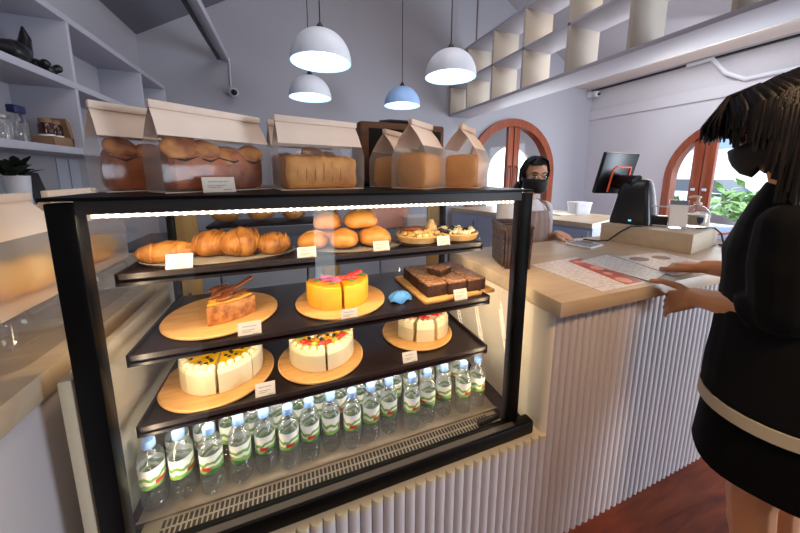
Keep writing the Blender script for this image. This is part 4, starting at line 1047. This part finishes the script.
# wicker basket and canister
bk = thing('wicker_basket', 'dark brown woven basket at the end of the worktop beside the fridge', 'basket', (1.012, 1.150, SZ), R(-22))
t = MB()
for i in range(12):
    z = .006 + i * .0155; s_ = .92 + .008 * i
    t.tube([(a * s_, b * s_, z) for a, b in [(-.058, -.10), (0, -.104), (.058, -.10), (.062, 0), (.058, .10), (0, .104), (-.058, .10), (-.062, 0), (-.058, -.10)]], .0078, n=8, cap=False)
t.box(-.05, .05, -.09, .09, 0, .01); t.build('woven_wall', 'wicker', bk, ang=60)
MB().tube([(a * 1.03, b * 1.03, .193) for a, b in [(-.058, -.10), (.058, -.10), (.062, 0), (.058, .10), (-.058, .10), (-.062, 0), (-.058, -.10)]], .011, n=8).build('rim', 'wicker', bk)
st = MB()
for k in range(9): st.tube([(-.053 + .0132 * k, -.107, 0), (-.056 + .014 * k, -.116, .19)], .005, n=6)
st.build('upright_stakes', 'wicker', bk)
cn = thing('white_canister', 'tall pale canister standing behind the wicker basket', 'canister', (1.135, 1.33, SZ))
MB().lathe([(0, 0), (.055, 0), (.058, .01), (.056, .30), (.05, .32), (0, .32)], n=32).build('body', 'plastic_white', cn)
MB().lathe([(0, .318), (.057, .318), (.057, .345), (.05, .35), (0, .35)], n=32).build('lid', 'plastic_white', cn)

# ------------------------------------------------------------------ rear counters and what stands on them
t = MB(); ang = [(2.55, 4.33), (3.22, 2.35), (4.15, 2.66), (3.62, 4.35)]
rc = thing('rear_cabinet', 'blue grey cabinet with a pale wood top behind the barista', 'cabinet')
MB().prism(ang, .0, .90).build('body', 'cabinet_blue', rc, smooth=False)
MB().prism([(a + (.02 if i in (2, 3) else -.02), b - .005) for i, (a, b) in enumerate(ang)], .90, .955).build('top', 'counter_oak', rc, smooth=False)
fx = Vector((3.22 - 2.55, 2.35 - 4.33)); L_ = fx.length; fx.normalize(); nx_ = Vector((fx.y, -fx.x))
if nx_.x > 0: nx_ = -nx_
for k in range(4):
    q0, q1 = .03 + k * (L_ - .04) / 4, (k + 1) * (L_ - .04) / 4
    A, B = Vector(ang[0]) + fx * q0, Vector(ang[0]) + fx * q1
    d_ = MB().prism([tuple(A), tuple(B), tuple(B + nx_ * .018), tuple(A + nx_ * .018)], .12, .86).build('door', 'cabinet_blue', rc, smooth=False)
    hnd = B + nx_ * .03 - fx * .05
    MB().tube([(hnd.x, hnd.y, .70), (hnd.x, hnd.y, .80)], .006, n=8).build('handle', 'plastic_black', d_)
bi = thing('storage_bin', 'white lidded storage box on the rear cabinet by the corner', 'box', (3.80, 3.0, .957), R(-10))
MB().loft([rrect(-.13 * q, .13 * q, -.10 * q, .10 * q, z) for q, z in ((.88, 0), (1, .15))]).build('tub', 'plastic_white', bi)
MB().loft([rrect(-.135, .135, -.105, .105, z) for z in (.15, .172)]).build('lid', 'plastic_white', bi)
tag(MB().box(-.14, .14, -.1, .1, 0, .012, bev=.002).build('paper_stack', 'tag_paper', loc=(3.55, 3.05, .957)), 'stack of white papers on the rear cabinet', 'paper')
wk = thing('rear_worktable', 'dark work table against the back of the room behind the fridge', 'table', (0, 0, 0))
MB().box(-1.0, 1.22, 2.15, 2.75, 1.00, 1.05, bev=.004).build('top', 'shelf_brown', wk)
for k in range(4): 
    dd = MB().box(-.98 + .545 * k, -.445 + .545 * k, 2.17, 2.73, .0, 1.0, bev=.003).build('cupboard', 'cabinet_blue', wk)
for i, (x, y, lb) in enumerate([(-.40, 2.30, 'first from the wall shelves'), (-.185, 2.32, 'second from the wall shelves'), (.035, 2.30, 'third from the wall shelves'), (.25, 2.32, 'fourth, nearest the pink box')]):
    d = thing('bagged_loaf', 'loaf in a clear bag on the rear rack, ' + lb, 'bread', (x, y, 1.17), R(20 * i), 'bagged loaves on the rack behind the fridge')
    MB().ball((0, 0, .055), (.085, .075, .055), 3).wobble(.01, 14, i).build('crust', 'loaf_gold', d)
    MB().ball((0, 0, .062), (.095, .085, .061), 3).wobble(.014, 30, i + 9).build('bag_film', 'bag_film', d)
rk = thing('bread_rack', 'black raised rack behind the fridge carrying bagged loaves', 'rack', (-.08, 2.31, 1.05))
MB().box(-.42, .42, -.14, .14, .10, .118, bev=.004).build('shelf', 'black_metal', rk)
for sx_ in (-.40, .40):
    for sy_ in (-.12, .12): MB().box(sx_ - .01, sx_ + .01, sy_ - .01, sy_ + .01, 0, .10).build('leg', 'black_metal', rk)
gr_ = thing('kitchen_appliance', 'black kitchen appliance in front of the bread rack behind the fridge', 'appliance', (.02, 2.08 + .12, 1.05 - .0), 0)
gr_.location = (.50, 2.24, 1.05)
MB().box(-.10, .10, -.07, .07, 0, .05, bev=.015).build('base', 'plastic_black', gr_)
MB().lathe([(0, .05), (.02, .05), (.02, .07), (.08, .075), (.085, .085), (0, .085)], n=28).build('pan', 'plastic_black', gr_)
pk = thing('pink_box', 'salmon pink cake box on the work table behind the fridge', 'box', (.78, 2.46, 1.05), R(4))
MB().box(-.17, .17, -.12, .12, 0, .20, bev=.004).build('box_body', mat('box_pink', '#d9a090', .7), pk)
MB().box(-.175, .175, -.125, .125, .17, .205, bev=.004).build('box_lid', mat('box_pink_lid', '#e0aa9a', .7), pk)
tr_ = thing('white_tray', 'white tray on the work table beside the pink box', 'tray', (1.03, 2.30, 1.05), R(-6))
MB().loft([rrect(-.13 * q, .13 * q, -.10 * q, .10 * q, z) for q, z in ((.92, 0), (1, .10), (.98, .10), (.90, .01))]).build('tray_body', 'plastic_white', tr_)
# white chair beyond the worktop
ch = thing('shell_chair', 'white curved shell chair beyond the worktop near the garden door', 'chair', (4.35, 1.72, 0), R(70))
t = MB(); rings = []
for i in range(13):
    u_ = i / 12; zz3 = .62 + .0 * u_; a = R(-100 + 200 * u_)
    rings.append([Vector((math.sin(a) * .28, math.cos(a) * .28 - .05, .72)), Vector((math.sin(a) * .30, math.cos(a) * .30 - .05, .72 + .36 * (1 - abs(2 * u_ - 1) ** 2.2) + .04)), Vector((math.sin(a) * .275, math.cos(a) * .275 - .05, .72 + .36 * (1 - abs(2 * u_ - 1) ** 2.2) + .035)), Vector((math.sin(a) * .255, math.cos(a) * .255 - .05, .72))])
t.loft(rings); t.build('backrest', 'plastic_white', ch)
MB().lathe([(0, .67), (.25, .67), (.285, .70), (.27, .73), (0, .72)], n=36).build('seat', 'plastic_white', ch)
for a in (45, 135, 225, 315): MB().tube([(.17 * math.cos(R(a)), .17 * math.sin(R(a)), .68), (.25 * math.cos(R(a)), .25 * math.sin(R(a)), 0)], .014, n=8).build('leg', 'door_teak', ch)

# ------------------------------------------------------------------ things beside the fridge, on the side counter
mat('bun_yellow', '#eebd62', .6, col2='#d99a3e', vscale=12, bump=.1)
def clamshell(x, y, rz, label):
    d = thing('clear_cake_box', label, 'box', (x, y, SZ), R(rz), 'clear cake boxes on the side counter')
    MB().loft([rrect(-a, a, -b, b, z) for a, b, z in ((.085, .115, 0), (.095, .128, .055), (.098, .130, .058), (.098, .130, .062), (.093, .125, .066), (.085, .117, .108), (.07, .10, .116))]).build('shell', 'clamshell', d, ang=50)
    MB().loft([rrect(-.099, .099, -.131, .131, z) for z in (.056, .061)], cap=False).build('rim_seam', 'acrylic', d)
    return d
clamshell(-.650, .955, 0, 'clear plastic cake box under the bag of yellow buns')
clamshell(-.655, 1.26, 0, 'clear plastic cake box farther along the side counter, behind the post')
def side_bag(x, y, z, rz, label, ll, s):
    make_bag(.25 * s, .15, .262, label, (x, y, z), R(rz), True, .62)['group'] = 'bags on the side counter'
    for k in range(3):
        b_ = thing('bread_bun', ll % ORD[k], 'bun', (x + .012 * (k - 1), y + (k - 1) * .075 * s, z + .002), R(30 * k), 'buns in the bags on the side counter')
        MB().ball((0, 0, .052), (.055, .042 * s, .052), 3).wobble(.01, 14, k).build('crust', 'bun_yellow', b_)
side_bag(-.652, .965, SZ + .1175, 90, 'bread bag of yellow buns on a clear box left of the fridge', 'yellow bun inside the bag left of the fridge, %s counting away from the viewer', 1.0)
side_bag(-.655, 1.27, SZ + .1175, 90, 'second bread bag farther along the side counter, seen through the fridge glass', 'yellow bun inside the second bag farther along, %s counting away from the viewer', .95)

# ------------------------------------------------------------------ things in the wall cubbies
WX = -1.30
fg = thing('bird_figurine', 'black carved bird figurine with a raised pointed head on the upper cubby shelf', 'figurine', (WX, 2.28, 2.055))
t = MB(); t.ball((0, 0, .075), (.045, .08, .055), 3); t.cap_tube((0, .05, .09), (0, .075, .165), .035, .024); t.cap_tube((0, .075, .165), (0, .07, .225), .026, .006); t.cap_tube((0, -.06, .08), (0, -.20, .05), .035, .012); t.cap_tube((0, -.15, .05), (0, -.22, .10), .02, .010)
t.lathe([(0, 0), (.05, 0), (.045, .03), (0, .03)], n=20); remesh(t, 'bird_body', 'leaf_deep' if False else 'plastic_black', fg, .006, 3)
lz = thing('driftwood_figurine', 'black lumpy carved figure lying beside the bird figurine', 'figurine', (WX, 2.52, 2.055))
t = MB(); r2 = random.Random(2)
for k in range(9): t.ball((r2.uniform(-.03, .03), -.09 + .022 * k, .035 + r2.uniform(0, .035)), r2.uniform(.024, .036), 2)
for v in t.bm.verts: v.co.z = max(v.co.z, 0)
remesh(t, 'carved_body', 'plastic_black', lz, .006, 2)
sb = thing('spray_bottle', 'clear spray bottle with a dark blue trigger on the lower cubby shelf', 'bottle', (WX, 2.20, 1.656))
MB().lathe([(0, 0), (.035, 0), (.037, .01), (.037, .10), (.03, .125), (.014, .14), (.014, .15), (0, .15)], n=28).build('bottle_body', 'clamshell', sb)
mat('navy', '#1a2350', .4)
MB().box(-.018, .018, -.03, .045, .15, .19, bev=.006).build('spray_head', 'navy', sb)
MB().tube([(0, .025, .155), (0, .04, .13), (0, .03, .105)], .007, n=8).build('trigger', 'navy', sb)
for i, y in enumerate((2.00, 2.09)):
    j = thing('glass_jar', 'clear glass jar beside the spray bottle, ' + ('farther from it' if i == 0 else 'next to it'), 'jar', (WX, y, 1.656), 0, 'glass jars on the lower cubby shelf')
    MB().lathe([(0, 0), (.036, 0), (.038, .006), (.038, .09), (.033, .098), (.033, .11), (.031, .11), (.031, .095), (.035, .088), (.035, .008), (0, .006)], n=28).build('jar_glass', 'clamshell', j)
    MB().lathe([(0, .108), (.035, .108), (.035, .122), (0, .124)], n=28).build('lid', 'steel', j)
kc = thing('bottle_carrier', 'kraft cardboard carrier holding two brown sauce bottles', 'carrier', (WX, 2.455, 1.656))
mat('kraft', '#8a6a50', .8, var=.05); mat('sauce_brown', '#3a160e', .15, coat=.4)
MB().box(-.055, .055, -.10, .07, 0, .055, bev=.002).build('lower_tray', 'kraft', kc)
MB().prism([(.068, 0), (.074, 0), (.074, .06), (.055, .15), (.02, .17), (.015, .165)], -.055, .055, M=Matrix(((0, 0, 1, 0), (1, 0, 0, 0), (0, 1, 0, 0), (0, 0, 0, 1)))).build('end_flap', 'kraft', kc)
for i, y in enumerate((-.055, .018)):
    b_ = thing('sauce_bottle', 'brown sauce bottle in the carrier, ' + ('nearer the spray bottle' if i == 0 else 'nearer the raised flap'), 'bottle', (WX, 2.455 + y, 1.662), 0, 'brown sauce bottles')
    MB().lathe([(0, 0), (.031, 0), (.033, .006), (.033, .115), (.025, .128), (0, .128)], n=24).build('bottle_body', 'sauce_brown', b_)
    MB().lathe([(0, .126), (.027, .126), (.027, .15), (0, .152)], n=24).build('cap', 'kraft', b_)
    MB().lathe([(.0, .03), (.0336, .03), (.0336, .06), (0, .06)], n=24).build('paper_label', 'tag_paper', b_)
pp = thing('potted_plant', 'small dark leaved plant in a pale pot under the lower cubby shelf', 'plant', (WX, 2.13, 1.266))
MB().lathe([(0, 0), (.036, 0), (.048, .19), (.050, .22), (.045, .22), (.043, .20), (0, .195)], n=32).build('pot', 'plastic_white', pp)
t = MB(); r2 = random.Random(8)
for k in range(34):
    a, e, L = r2.uniform(0, 6.28), r2.uniform(.1, 1.2), r2.uniform(.05, .10)
    lf = MB(); lf.loft([[Vector((-.004, 0, 0)), Vector((.004, 0, 0))], [Vector((-.02, L * .5, .008)), Vector((.02, L * .5, .008))], [Vector((-.016, L * .85, 0)), Vector((.016, L * .85, 0))], [Vector((-.003, L * 1.1, -.008)), Vector((.003, L * 1.1, -.008))]], closed=False)
    t.add(lf.bm, T(.03 * math.cos(a * 3), .03 * math.sin(a * 3), .21 + r2.uniform(0, .05)) @ rot(a, e))
t.build('leaves', 'leaf_deep', pp, smooth=False)
bc_ = thing('black_card', 'small black chalkboard card leaning beside the potted plant', 'card', (WX + .02, 2.275, 1.266), R(88))
MB().box(-.05, .05, -.003, .003, 0, .24, bev=.001, M=Matrix.Rotation(R(-12), 4, 'X')).build('board', 'plastic_black', bc_)
MB().box(-.05, .05, 0, .05, 0, .004).build('foot', 'plastic_black', bc_)
for i in range(2):
    o = MB().box(0, .004, -.055, .055, 0, .26).build('paper_notice', mat('notice_%d' % i, '#b4bac6', .7), loc=(XL + .001, 2.86 + .13 * i, 1.34)); tag(o, 'pale printed notice on the wall below the cubbies, ' + ('nearer the potted plant' if i == 0 else 'nearer the back wall'), 'notice', 'notices on the wall')
# ------------------------------------------------------------------ people
def chain(t, pts, rs, n=12, up=None, flat=1.0):
    for (a, b), (ra, rb_) in zip(zip(pts, pts[1:]), zip(rs, rs[1:])): t.cap_tube(a, b, ra, rb_, n=n, sx=flat, up=up)
def head_solid(t, M, s=1.0):
    """skull, jaw, nose, lips, ears in head space (face towards -Y, origin at ear height)"""
    t.ball((0, 0, 0), (1, 1, 1), 3, M=None) if False else None
    def b(c, r): t.ball((0, 0, 0), r, 3); 
    parts = [((0, .012, .045), (.074, .094, .084)), ((0, -.020, -.020), (.063, .072, .078)), ((0, -.045, -.078), (.036, .036, .030)), ((0, -.096, -.012), (.010, .014, .020)), ((0, -.100, -.026), (.016, .013, .010)),
             ((0, -.086, -.056), (.022, .012, .007)), ((.074, .012, -.005), (.008, .018, .030)), ((-.074, .012, -.005), (.008, .018, .030)), ((.034, -.068, -.022), (.025, .022, .024)), ((-.034, -.068, -.022), (.025, .022, .024)), ((0, -.078, .042), (.05, .018, .022))]
    for c, r in parts:
        q = MB().ball((0, 0, 0), r, 3); q.xf(M @ Matrix.Scale(s, 4) @ T(*c)); t.add(q.bm)
def face_parts(parent, M):
    for sx_ in (-1, 1):
        MB().ball((0, 0, 0), (.0135, .010, .0085), 2).xf(M @ T(sx_ * .031, -.082, .012)).build('eye', 'eye_white', parent)
        MB().ball((0, 0, 0), (.0062, .005, .0065), 2).xf(M @ T(sx_ * .031, -.089, .011)).build('iris', 'eye_dark', parent)
        MB().tube([M @ Vector((sx_ * .015, -.091, .018)), M @ Vector((sx_ * .031, -.094, .0225)), M @ Vector((sx_ * .047, -.084, .017))], [.0022, .003, .002], n=6).build('eyelid', 'hair_black', parent)
        MB().tube([M @ Vector((sx_ * .014, -.094, .035)), M @ Vector((sx_ * .032, -.093, .041)), M @ Vector((sx_ * .052, -.079, .036))], [.003, .0035, .002], n=6).build('eyebrow', 'hair_black', parent)
def face_mask(parent, M):
    t = MB(); rings = []
    for i in range(13):
        a = R(-88 + 176 * i / 12)
        sx_, cy_ = math.sin(a), -math.cos(a)
        rings.append([Vector((sx_ * .0785, cy_ * .109 * (.84 + .16 * math.cos(a) ** 2) - .004 + q * cy_ * .012, z)) for z, q in ((.002 - .010 * (1 - math.cos(a)), .35), (-.022, .9), (-.045, 1.0), (-.072, .55), (-.094 + .05 * abs(sx_) ** 2, -.9 * math.cos(a)))])
    t.loft(rings, closed=False); t.xf(M); o = t.build('face_mask', 'mask_black', parent)
    md = o.modifiers.new('solid', 'SOLIDIFY'); md.thickness = .002
    for sx_ in (-1, 1): MB().tube([M @ Vector((sx_ * .070, -.02, -.018)), M @ Vector((sx_ * .082, .015, .025)), M @ Vector((sx_ * .082, .035, .0))], .0014, n=5).build('mask_loop', 'mask_black', parent)
def hand(t, wrist, knuck, palm_n, curls, thumb, r=.0088, spread=.018):
    """palm from wrist to knuckles; palm_n points out of the back of the hand; curls = bend per finger (deg)"""
    wv, kv = Vector(wrist), Vector(knuck); d = (kv - wv).normalized(); nrm = Vector(palm_n); nrm = (nrm - d * nrm.dot(d)).normalized(); sd = d.cross(nrm).normalized()
    for k in (-1.5, -.5, .5, 1.5): t.cap_tube(wv + sd * k * .012, kv + sd * k * spread, .019, .0135, n=10)
    for i, (L, c) in enumerate(zip((.068, .078, .074, .058), curls)):
        p0 = kv + sd * (i - 1.5) * spread; dd = (d + sd * (i - 1.5) * .07).normalized(); rr = r * (1, 1.02, 1, .88)[i]
        for j, q in enumerate((.45, .32, .23)):
            ax = sd; dd = (Matrix.Rotation(-R(c[j]), 3, ax) @ dd).normalized()
            p1 = p0 + dd * L * q; t.cap_tube(p0, p1, rr * (1 - .08 * j), rr * (.93 - .08 * j), n=8); p0 = p1
    ths = [Vector(q) for q in thumb]
    chain(t, ths, [.019, .0145, .0118, .0095], n=8)

# ---- the customer, in profile at the worktop
cu_ = thing('person', 'customer in black leaning over the worktop, long dark hair, black mask, hand on the edge', 'person', (1.33, .33, 0))
Mi = T(-1.33, -.33, 0)
HM = T(1.292, .422, 1.625) @ Matrix.Rotation(R(14), 4, 'Z') @ Matrix.Rotation(R(-28), 4, 'X') @ Matrix.Rotation(R(180), 4, 'Z')
t = MB()
def bodyring(c, a, b, z, n=24): return [Vector((c[0] + a * math.cos(6.2832 * k / n), c[1] + b * math.sin(6.2832 * k / n), z)) for k in range(n)]
t.loft([bodyring((1.41, .36), .09, .08, .78), bodyring((1.41, .36), .150, .115, .88), bodyring((1.41, .37), .118, .10, 1.06), bodyring((1.40, .385), .128, .11, 1.25), bodyring((1.385, .39), .140, .09, 1.36), bodyring((1.36, .395), .06, .055, 1.43)])
chain(t, [(1.36, .38, 1.38), (1.335, .395, 1.48), (1.305, .405, 1.57)], [.062, .052, .055])
head_solid(t, HM)
for sx_, hx in ((-1, 1.330), (1, 1.490)):
    chain(t, [(hx, .33, .86), (hx - .005, .36, .50), (hx, .31, .10)], [.074, .056, .036])
    t.cap_tube((hx, .30, .06), (hx - .005, .42, .03), .036, .032)
    t.cap_tube((hx, .355, .40), (hx, .31, .25), .050, .048)
LS, LE, LW = (1.245, .365, 1.372), (1.262, .352, 1.115), (1.375, .585, 1.062)
RS, RE, RW = (1.525, .385, 1.372), (1.65, .45, 1.15), (1.63, .675, 1.120)
chain(t, [LS, LE], [.052, .042]); chain(t, [LE, (1.315, .465, 1.09), LW], [.046, .044, .034])
chain(t, [RS, RE], [.052, .042]); chain(t, [RE, (1.62, .56, 1.14), RW], [.044, .040, .031])
hand(t, LW, (1.392, .664, 1.010), (-.8, .2, .4), ((12, 22, 15), (14, 24, 18), (16, 26, 18), (20, 28, 20)), [(1.375, .60, 1.065), (1.368, .640, 1.085), (1.348, .680, 1.093), (1.328, .706, 1.088)], r=.0105, spread=.0215)
hand(t, RW, (1.625, .760, 1.106), (0, -.1, 1), ((28, 30, 15), (18, 26, 12), (20, 26, 14), (24, 28, 14)), [(1.615, .690, 1.11), (1.585, .735, 1.098), (1.568, .775, 1.088), (1.562, .80, 1.084)], r=.0102, spread=.021)
t.xf(Mi)
body = remesh(t, 'body', 'skin', cu_, .0042, 4)
face_parts(cu_, Mi @ HM); face_mask(cu_, Mi @ HM)
# blouse: loose torso with wide elbow-length sleeves
t = MB()
t.loft([bodyring((1.41, .370), .190, .172, .80), bodyring((1.41, .375), .178, .162, .95), bodyring((1.41, .385), .160, .150, 1.12), bodyring((1.405, .40), .155, .140, 1.26), bodyring((1.385, .397), .150, .112, 1.36), bodyring((1.365, .395), .098, .082, 1.44), bodyring((1.355, .393), .070, .066, 1.485)])
for S, E_ in ((LS, LE), (RS, RE)):
    Sv, Ev = Vector(S), Vector(E_); Dv = Ev - Sv
    chain(t, [tuple(Sv + Vector((0, 0, -.005))), tuple(Sv + Dv * .5)], [.064, .074])
    e2 = Ev + (Vector((.026, .055, -.012)) if S == LS else Vector((0, .06, 0)))
    chain(t, [tuple(Sv + Dv * .45), tuple(Sv + Dv * .95)], [.074, .066])
    t.cap_tube(tuple(Sv + Dv * .88), tuple(e2), .064, .062, ends=False)
t.xf(Mi)
bl_ = remesh(t, 'blouse', 'cloth_black', cu_, .006, 5)
nrm_ = [v.normal.copy() for v in bl_.data.vertices]
for v, nn in zip(bl_.data.vertices, nrm_):
    q = v.co; v.co += nn * (.007 * noise.noise(Vector((q.x * 14, q.y * 14, q.z * 7))) if q.z > .83 else 0)
N = 40
t = MB(); t.loft([[Vector((a * math.cos(6.2832 * k / N) + .08, b * math.sin(6.2832 * k / N) + .04, z)) for k in range(N)] for a, b, z in ((.180, .163, .805), (.190, .172, .800), (.192, .173, .762), (.184, .166, .758))], cap=False)
t.build('cream_hem', 'cloth_cream', cu_)
t = MB(); t.loft([[Vector((a * (1 + .03 * math.sin(5 * 6.2832 * k / N) * w2) * math.cos(6.2832 * k / N) + .08, b * (1 + .03 * math.sin(5 * 6.2832 * k / N) * w2) * math.sin(6.2832 * k / N) + .038, z)) for k in range(N)] for a, b, z, w2 in ((.12, .11, 1.0, 0), (.172, .155, .80, 0), (.183, .166, .70, .5), (.190, .172, .575, 1), (.180, .163, .577, 1), (.17, .15, .70, .5), (.15, .14, .80, 0))], cap=False)
t.build('skirt', 'cloth_skirt', cu_)
for hx in (1.330, 1.490):
    MB().loft([[Vector((hx - 1.33 + .045 * math.cos(6.2832 * k / 20), .0 + .03 + .125 * math.sin(6.2832 * k / 20), z)) for k in range(20)] for z in (.0, .02)]).build('sandal', 'plastic_black', cu_)
# hair: crown cap plus many hanging locks
def hair(parent, M, name, m_, locks, cap_r, cap_c, seed, line=-.02):
    t = MB(); q = MB().ball((0, 0, 0), cap_r, 4); q.xf(T(*cap_c))
    bmesh.ops.delete(q.bm, geom=[v for v in q.bm.verts if v.co.z < cap_c[2] + line and v.co.y < -.03], context='VERTS')
    t.add(q.bm)
    for pts, r0, r1 in locks:
        n = len(pts); t.tube(pts, [r0 + (r1 - r0) * (i / (n - 1)) ** 1.6 for i in range(n)], n=7, flat=.55)
    t.xf(M)
    return t.build(name, m_, parent, ang=70)
r2 = random.Random(4); locks = []
HMi = HM.inverted().to_3x3()
dn = (HMi @ Vector((0, 0, -1)))
for k in range(560):
    a = r2.uniform(-1.0, 1.0) * 2.5                      # angle around the head, 0 = back
    base = Vector((math.sin(a) * .080, math.cos(a) * .100 + .012, .055 + r2.uniform(-.02, .03)))
    top = Vector((math.sin(a) * .030, math.cos(a) * .045 + .002, .136))
    ab = abs(a)
    L = r2.uniform(.22, .29) if ab < 1.2 else r2.uniform(.13, .20) if ab < 1.5 else r2.uniform(.07, .11) if ab < 1.85 else r2.uniform(.02, .055)
    out = Vector((math.sin(a), math.cos(a), 0)).normalized()
    p2 = base + out * .016 + dn * L * .45; p3 = p2 + dn * L * .55 + out * r2.uniform(-.020, .004)
    locks.append(([top, (top + base) / 2 + out * .020 + Vector((0, 0, .018)), base + out * .016, p2, p3], .0095, .0035))
for k in range(260):                                     # fringe falling forward over the brow
    sx_, o = r2.uniform(-1, 1), r2.uniform(0, 1) ** .8
    top = Vector((sx_ * .035, .01, .139)); b1 = Vector((sx_ * .068, -.078 - .020 * o, .112 - .008 * (1 - o)))
    b2 = b1 + Vector((sx_ * .008, -.010 - .026 * o, -.022)); b3 = b2 + dn * r2.uniform(.010, .042) + Vector((0, -.002, -.004))
    locks.append(([top, (top + b1) / 2 + Vector((0, -.010, .018)), b1, b2, b3], .008, .0016))
hair(cu_, Mi @ HM, 'hair', 'hair_dark', locks, (.086, .108, .098), (0, .012, .046), 4)

# ---- the barista behind the worktop
ba = thing('person', 'barista behind the worktop with black mask, dark tied hair, pale shirt and brown apron', 'person', (1.55, 1.63, 0))
Mb = T(-1.55, -1.63, 0)
BHM = T(1.535, 1.555, 1.487) @ Matrix.Rotation(R(-24), 4, 'Z') @ Matrix.Rotation(R(8), 4, 'X')
t = MB()
t.loft([bodyring((1.55, 1.63), .09, .08, .74), bodyring((1.55, 1.63), .15, .105, .85), bodyring((1.55, 1.625), .118, .09, 1.0), bodyring((1.548, 1.615), .135, .10, 1.16), bodyring((1.545, 1.61), .145, .085, 1.26), bodyring((1.54, 1.605), .05, .05, 1.33)])
chain(t, [(1.54, 1.605, 1.29), (1.538, 1.59, 1.38), (1.536, 1.57, 1.44)], [.052, .044, .05])
head_solid(t, BHM, .98)
for hx in (1.47, 1.63):
    chain(t, [(hx, 1.63, .82), (hx, 1.62, .46), (hx, 1.64, .09)], [.078, .052, .034]); t.cap_tube((hx, 1.64, .05), (hx, 1.53, .03), .034, .03)
BL_S, BL_E, BL_W = (1.705, 1.615, 1.265), (1.765, 1.66, 1.02), (1.735, 1.505, 1.098)
BR_S, BR_E, BR_W = (1.385, 1.61, 1.265), (1.325, 1.65, 1.01), (1.37, 1.53, .93)
chain(t, [BL_S, BL_E, BL_W], [.045, .036, .024]); chain(t, [BR_S, BR_E, BR_W], [.045, .036, .024])
hand(t, BL_W, (1.71, 1.43, 1.094), (0, 0, 1), ((10, 14, 8), (8, 12, 8), (8, 12, 8), (10, 12, 8)), [(1.72, 1.49, 1.096), (1.68, 1.46, 1.09), (1.662, 1.43, 1.085), (1.655, 1.405, 1.083)], r=.008, spread=.016)
hand(t, BR_W, (1.38, 1.50, .85), (-1, 0, 0), ((15, 20, 10),) * 4, [(1.375, 1.515, .92), (1.385, 1.485, .89), (1.39, 1.472, .86), (1.39, 1.465, .835)], r=.008, spread=.016)
t.xf(Mb); remesh(t, 'body', 'skin_fair', ba, .0042, 4)
face_parts(ba, Mb @ BHM); face_mask(ba, Mb @ BHM)
t = MB()
t.loft([bodyring((1.55, 1.63), .168, .125, .84), bodyring((1.55, 1.625), .140, .108, 1.0), bodyring((1.548, 1.615), .150, .114, 1.16), bodyring((1.545, 1.61), .160, .098, 1.26), bodyring((1.54, 1.606), .085, .066, 1.325), bodyring((1.54, 1.604), .064, .058, 1.338)])
for S, E_ in ((BL_S, BL_E), (BR_S, BR_E)):
    Sv, Ev = Vector(S), Vector(E_); chain(t, [S, tuple(Sv + (Ev - Sv) * .3)], [.055, .058]); t.cap_tube(tuple(Sv + (Ev - Sv) * .25), tuple(Sv + (Ev - Sv) * .72), .058, .056, ends=False)
t.xf(Mb); remesh(t, 'shirt', 'cloth_white', ba, .006, 4)
t = MB(); N = 22
def apr(z, a, b, half, cy): return [Vector((a * math.sin(R(-half + 2 * half * k / N)), cy - b * math.cos(R(-half + 2 * half * k / N)), z)) for k in range(N + 1)]
rows = [apr(.55, .20, .165, 80, .0), apr(.80, .185, .150, 78, .0), apr(1.0, .158, .130, 74, -.005), apr(1.10, .162, .132, 58, -.012), apr(1.20, .165, .126, 40, -.018), apr(1.265, .165, .112, 31, -.022)]
for r_ in rows:
    for k, v in enumerate(r_): v.y -= .006 * math.sin(k * 1.3) if r_ is not rows[-1] else 0
t.loft(rows, closed=False); o = t.build('apron', 'cloth_apron', ba); md = o.modifiers.new('solid', 'SOLIDIFY'); md.thickness = .004
for sx_ in (-1, 1):
    MB().tube([(sx_ * .085, -.122, 1.262), (sx_ * .085, -.085, 1.315), (sx_ * .065, -.02, 1.335), (sx_ * .04, .045, 1.32)], .013, n=8, flat=.35).build('apron_strap', 'cloth_apron', ba)
r2 = random.Random(9); locks = []
for k in range(150):
    a = r2.uniform(-1, 1) * 2.05
    base = Vector((math.sin(a) * .076, math.cos(a) * .096 + .012, .03 + r2.uniform(-.02, .02)))
    top = Vector((math.sin(a) * .025, -.030 + .02 * math.cos(a), .130))
    out = Vector((math.sin(a), math.cos(a), 0)).normalized()
    end = Vector((-.045 - .02 * r2.random(), .085, -.055)) if k % 3 else Vector((math.sin(a) * .05, math.cos(a) * .08 + .02, -.05))
    locks.append(([top, (top + base) / 2 + out * .014 + Vector((0, 0, .02)), base + out * .010, base * .5 + end * .5 + out * .008, end], .010, .005))
for k in range(46):                                     # tied tail falling over the shoulder
    s_ = Vector((-.055, .085, -.05)) + Vector((r2.uniform(-.02, .02), r2.uniform(-.02, .02), 0))
    locks.append(([s_, s_ + Vector((-.035, -.01, -.05)), s_ + Vector((-.040, -.065, -.12)), s_ + Vector((-.030 + r2.uniform(-.02, .02), -.10, -.21 - r2.uniform(0, .04)))], .014, .004))
hair(ba, Mb @ BHM, 'hair', 'hair_black', locks, (.080, .102, .092), (0, .014, .046), 9, .035)
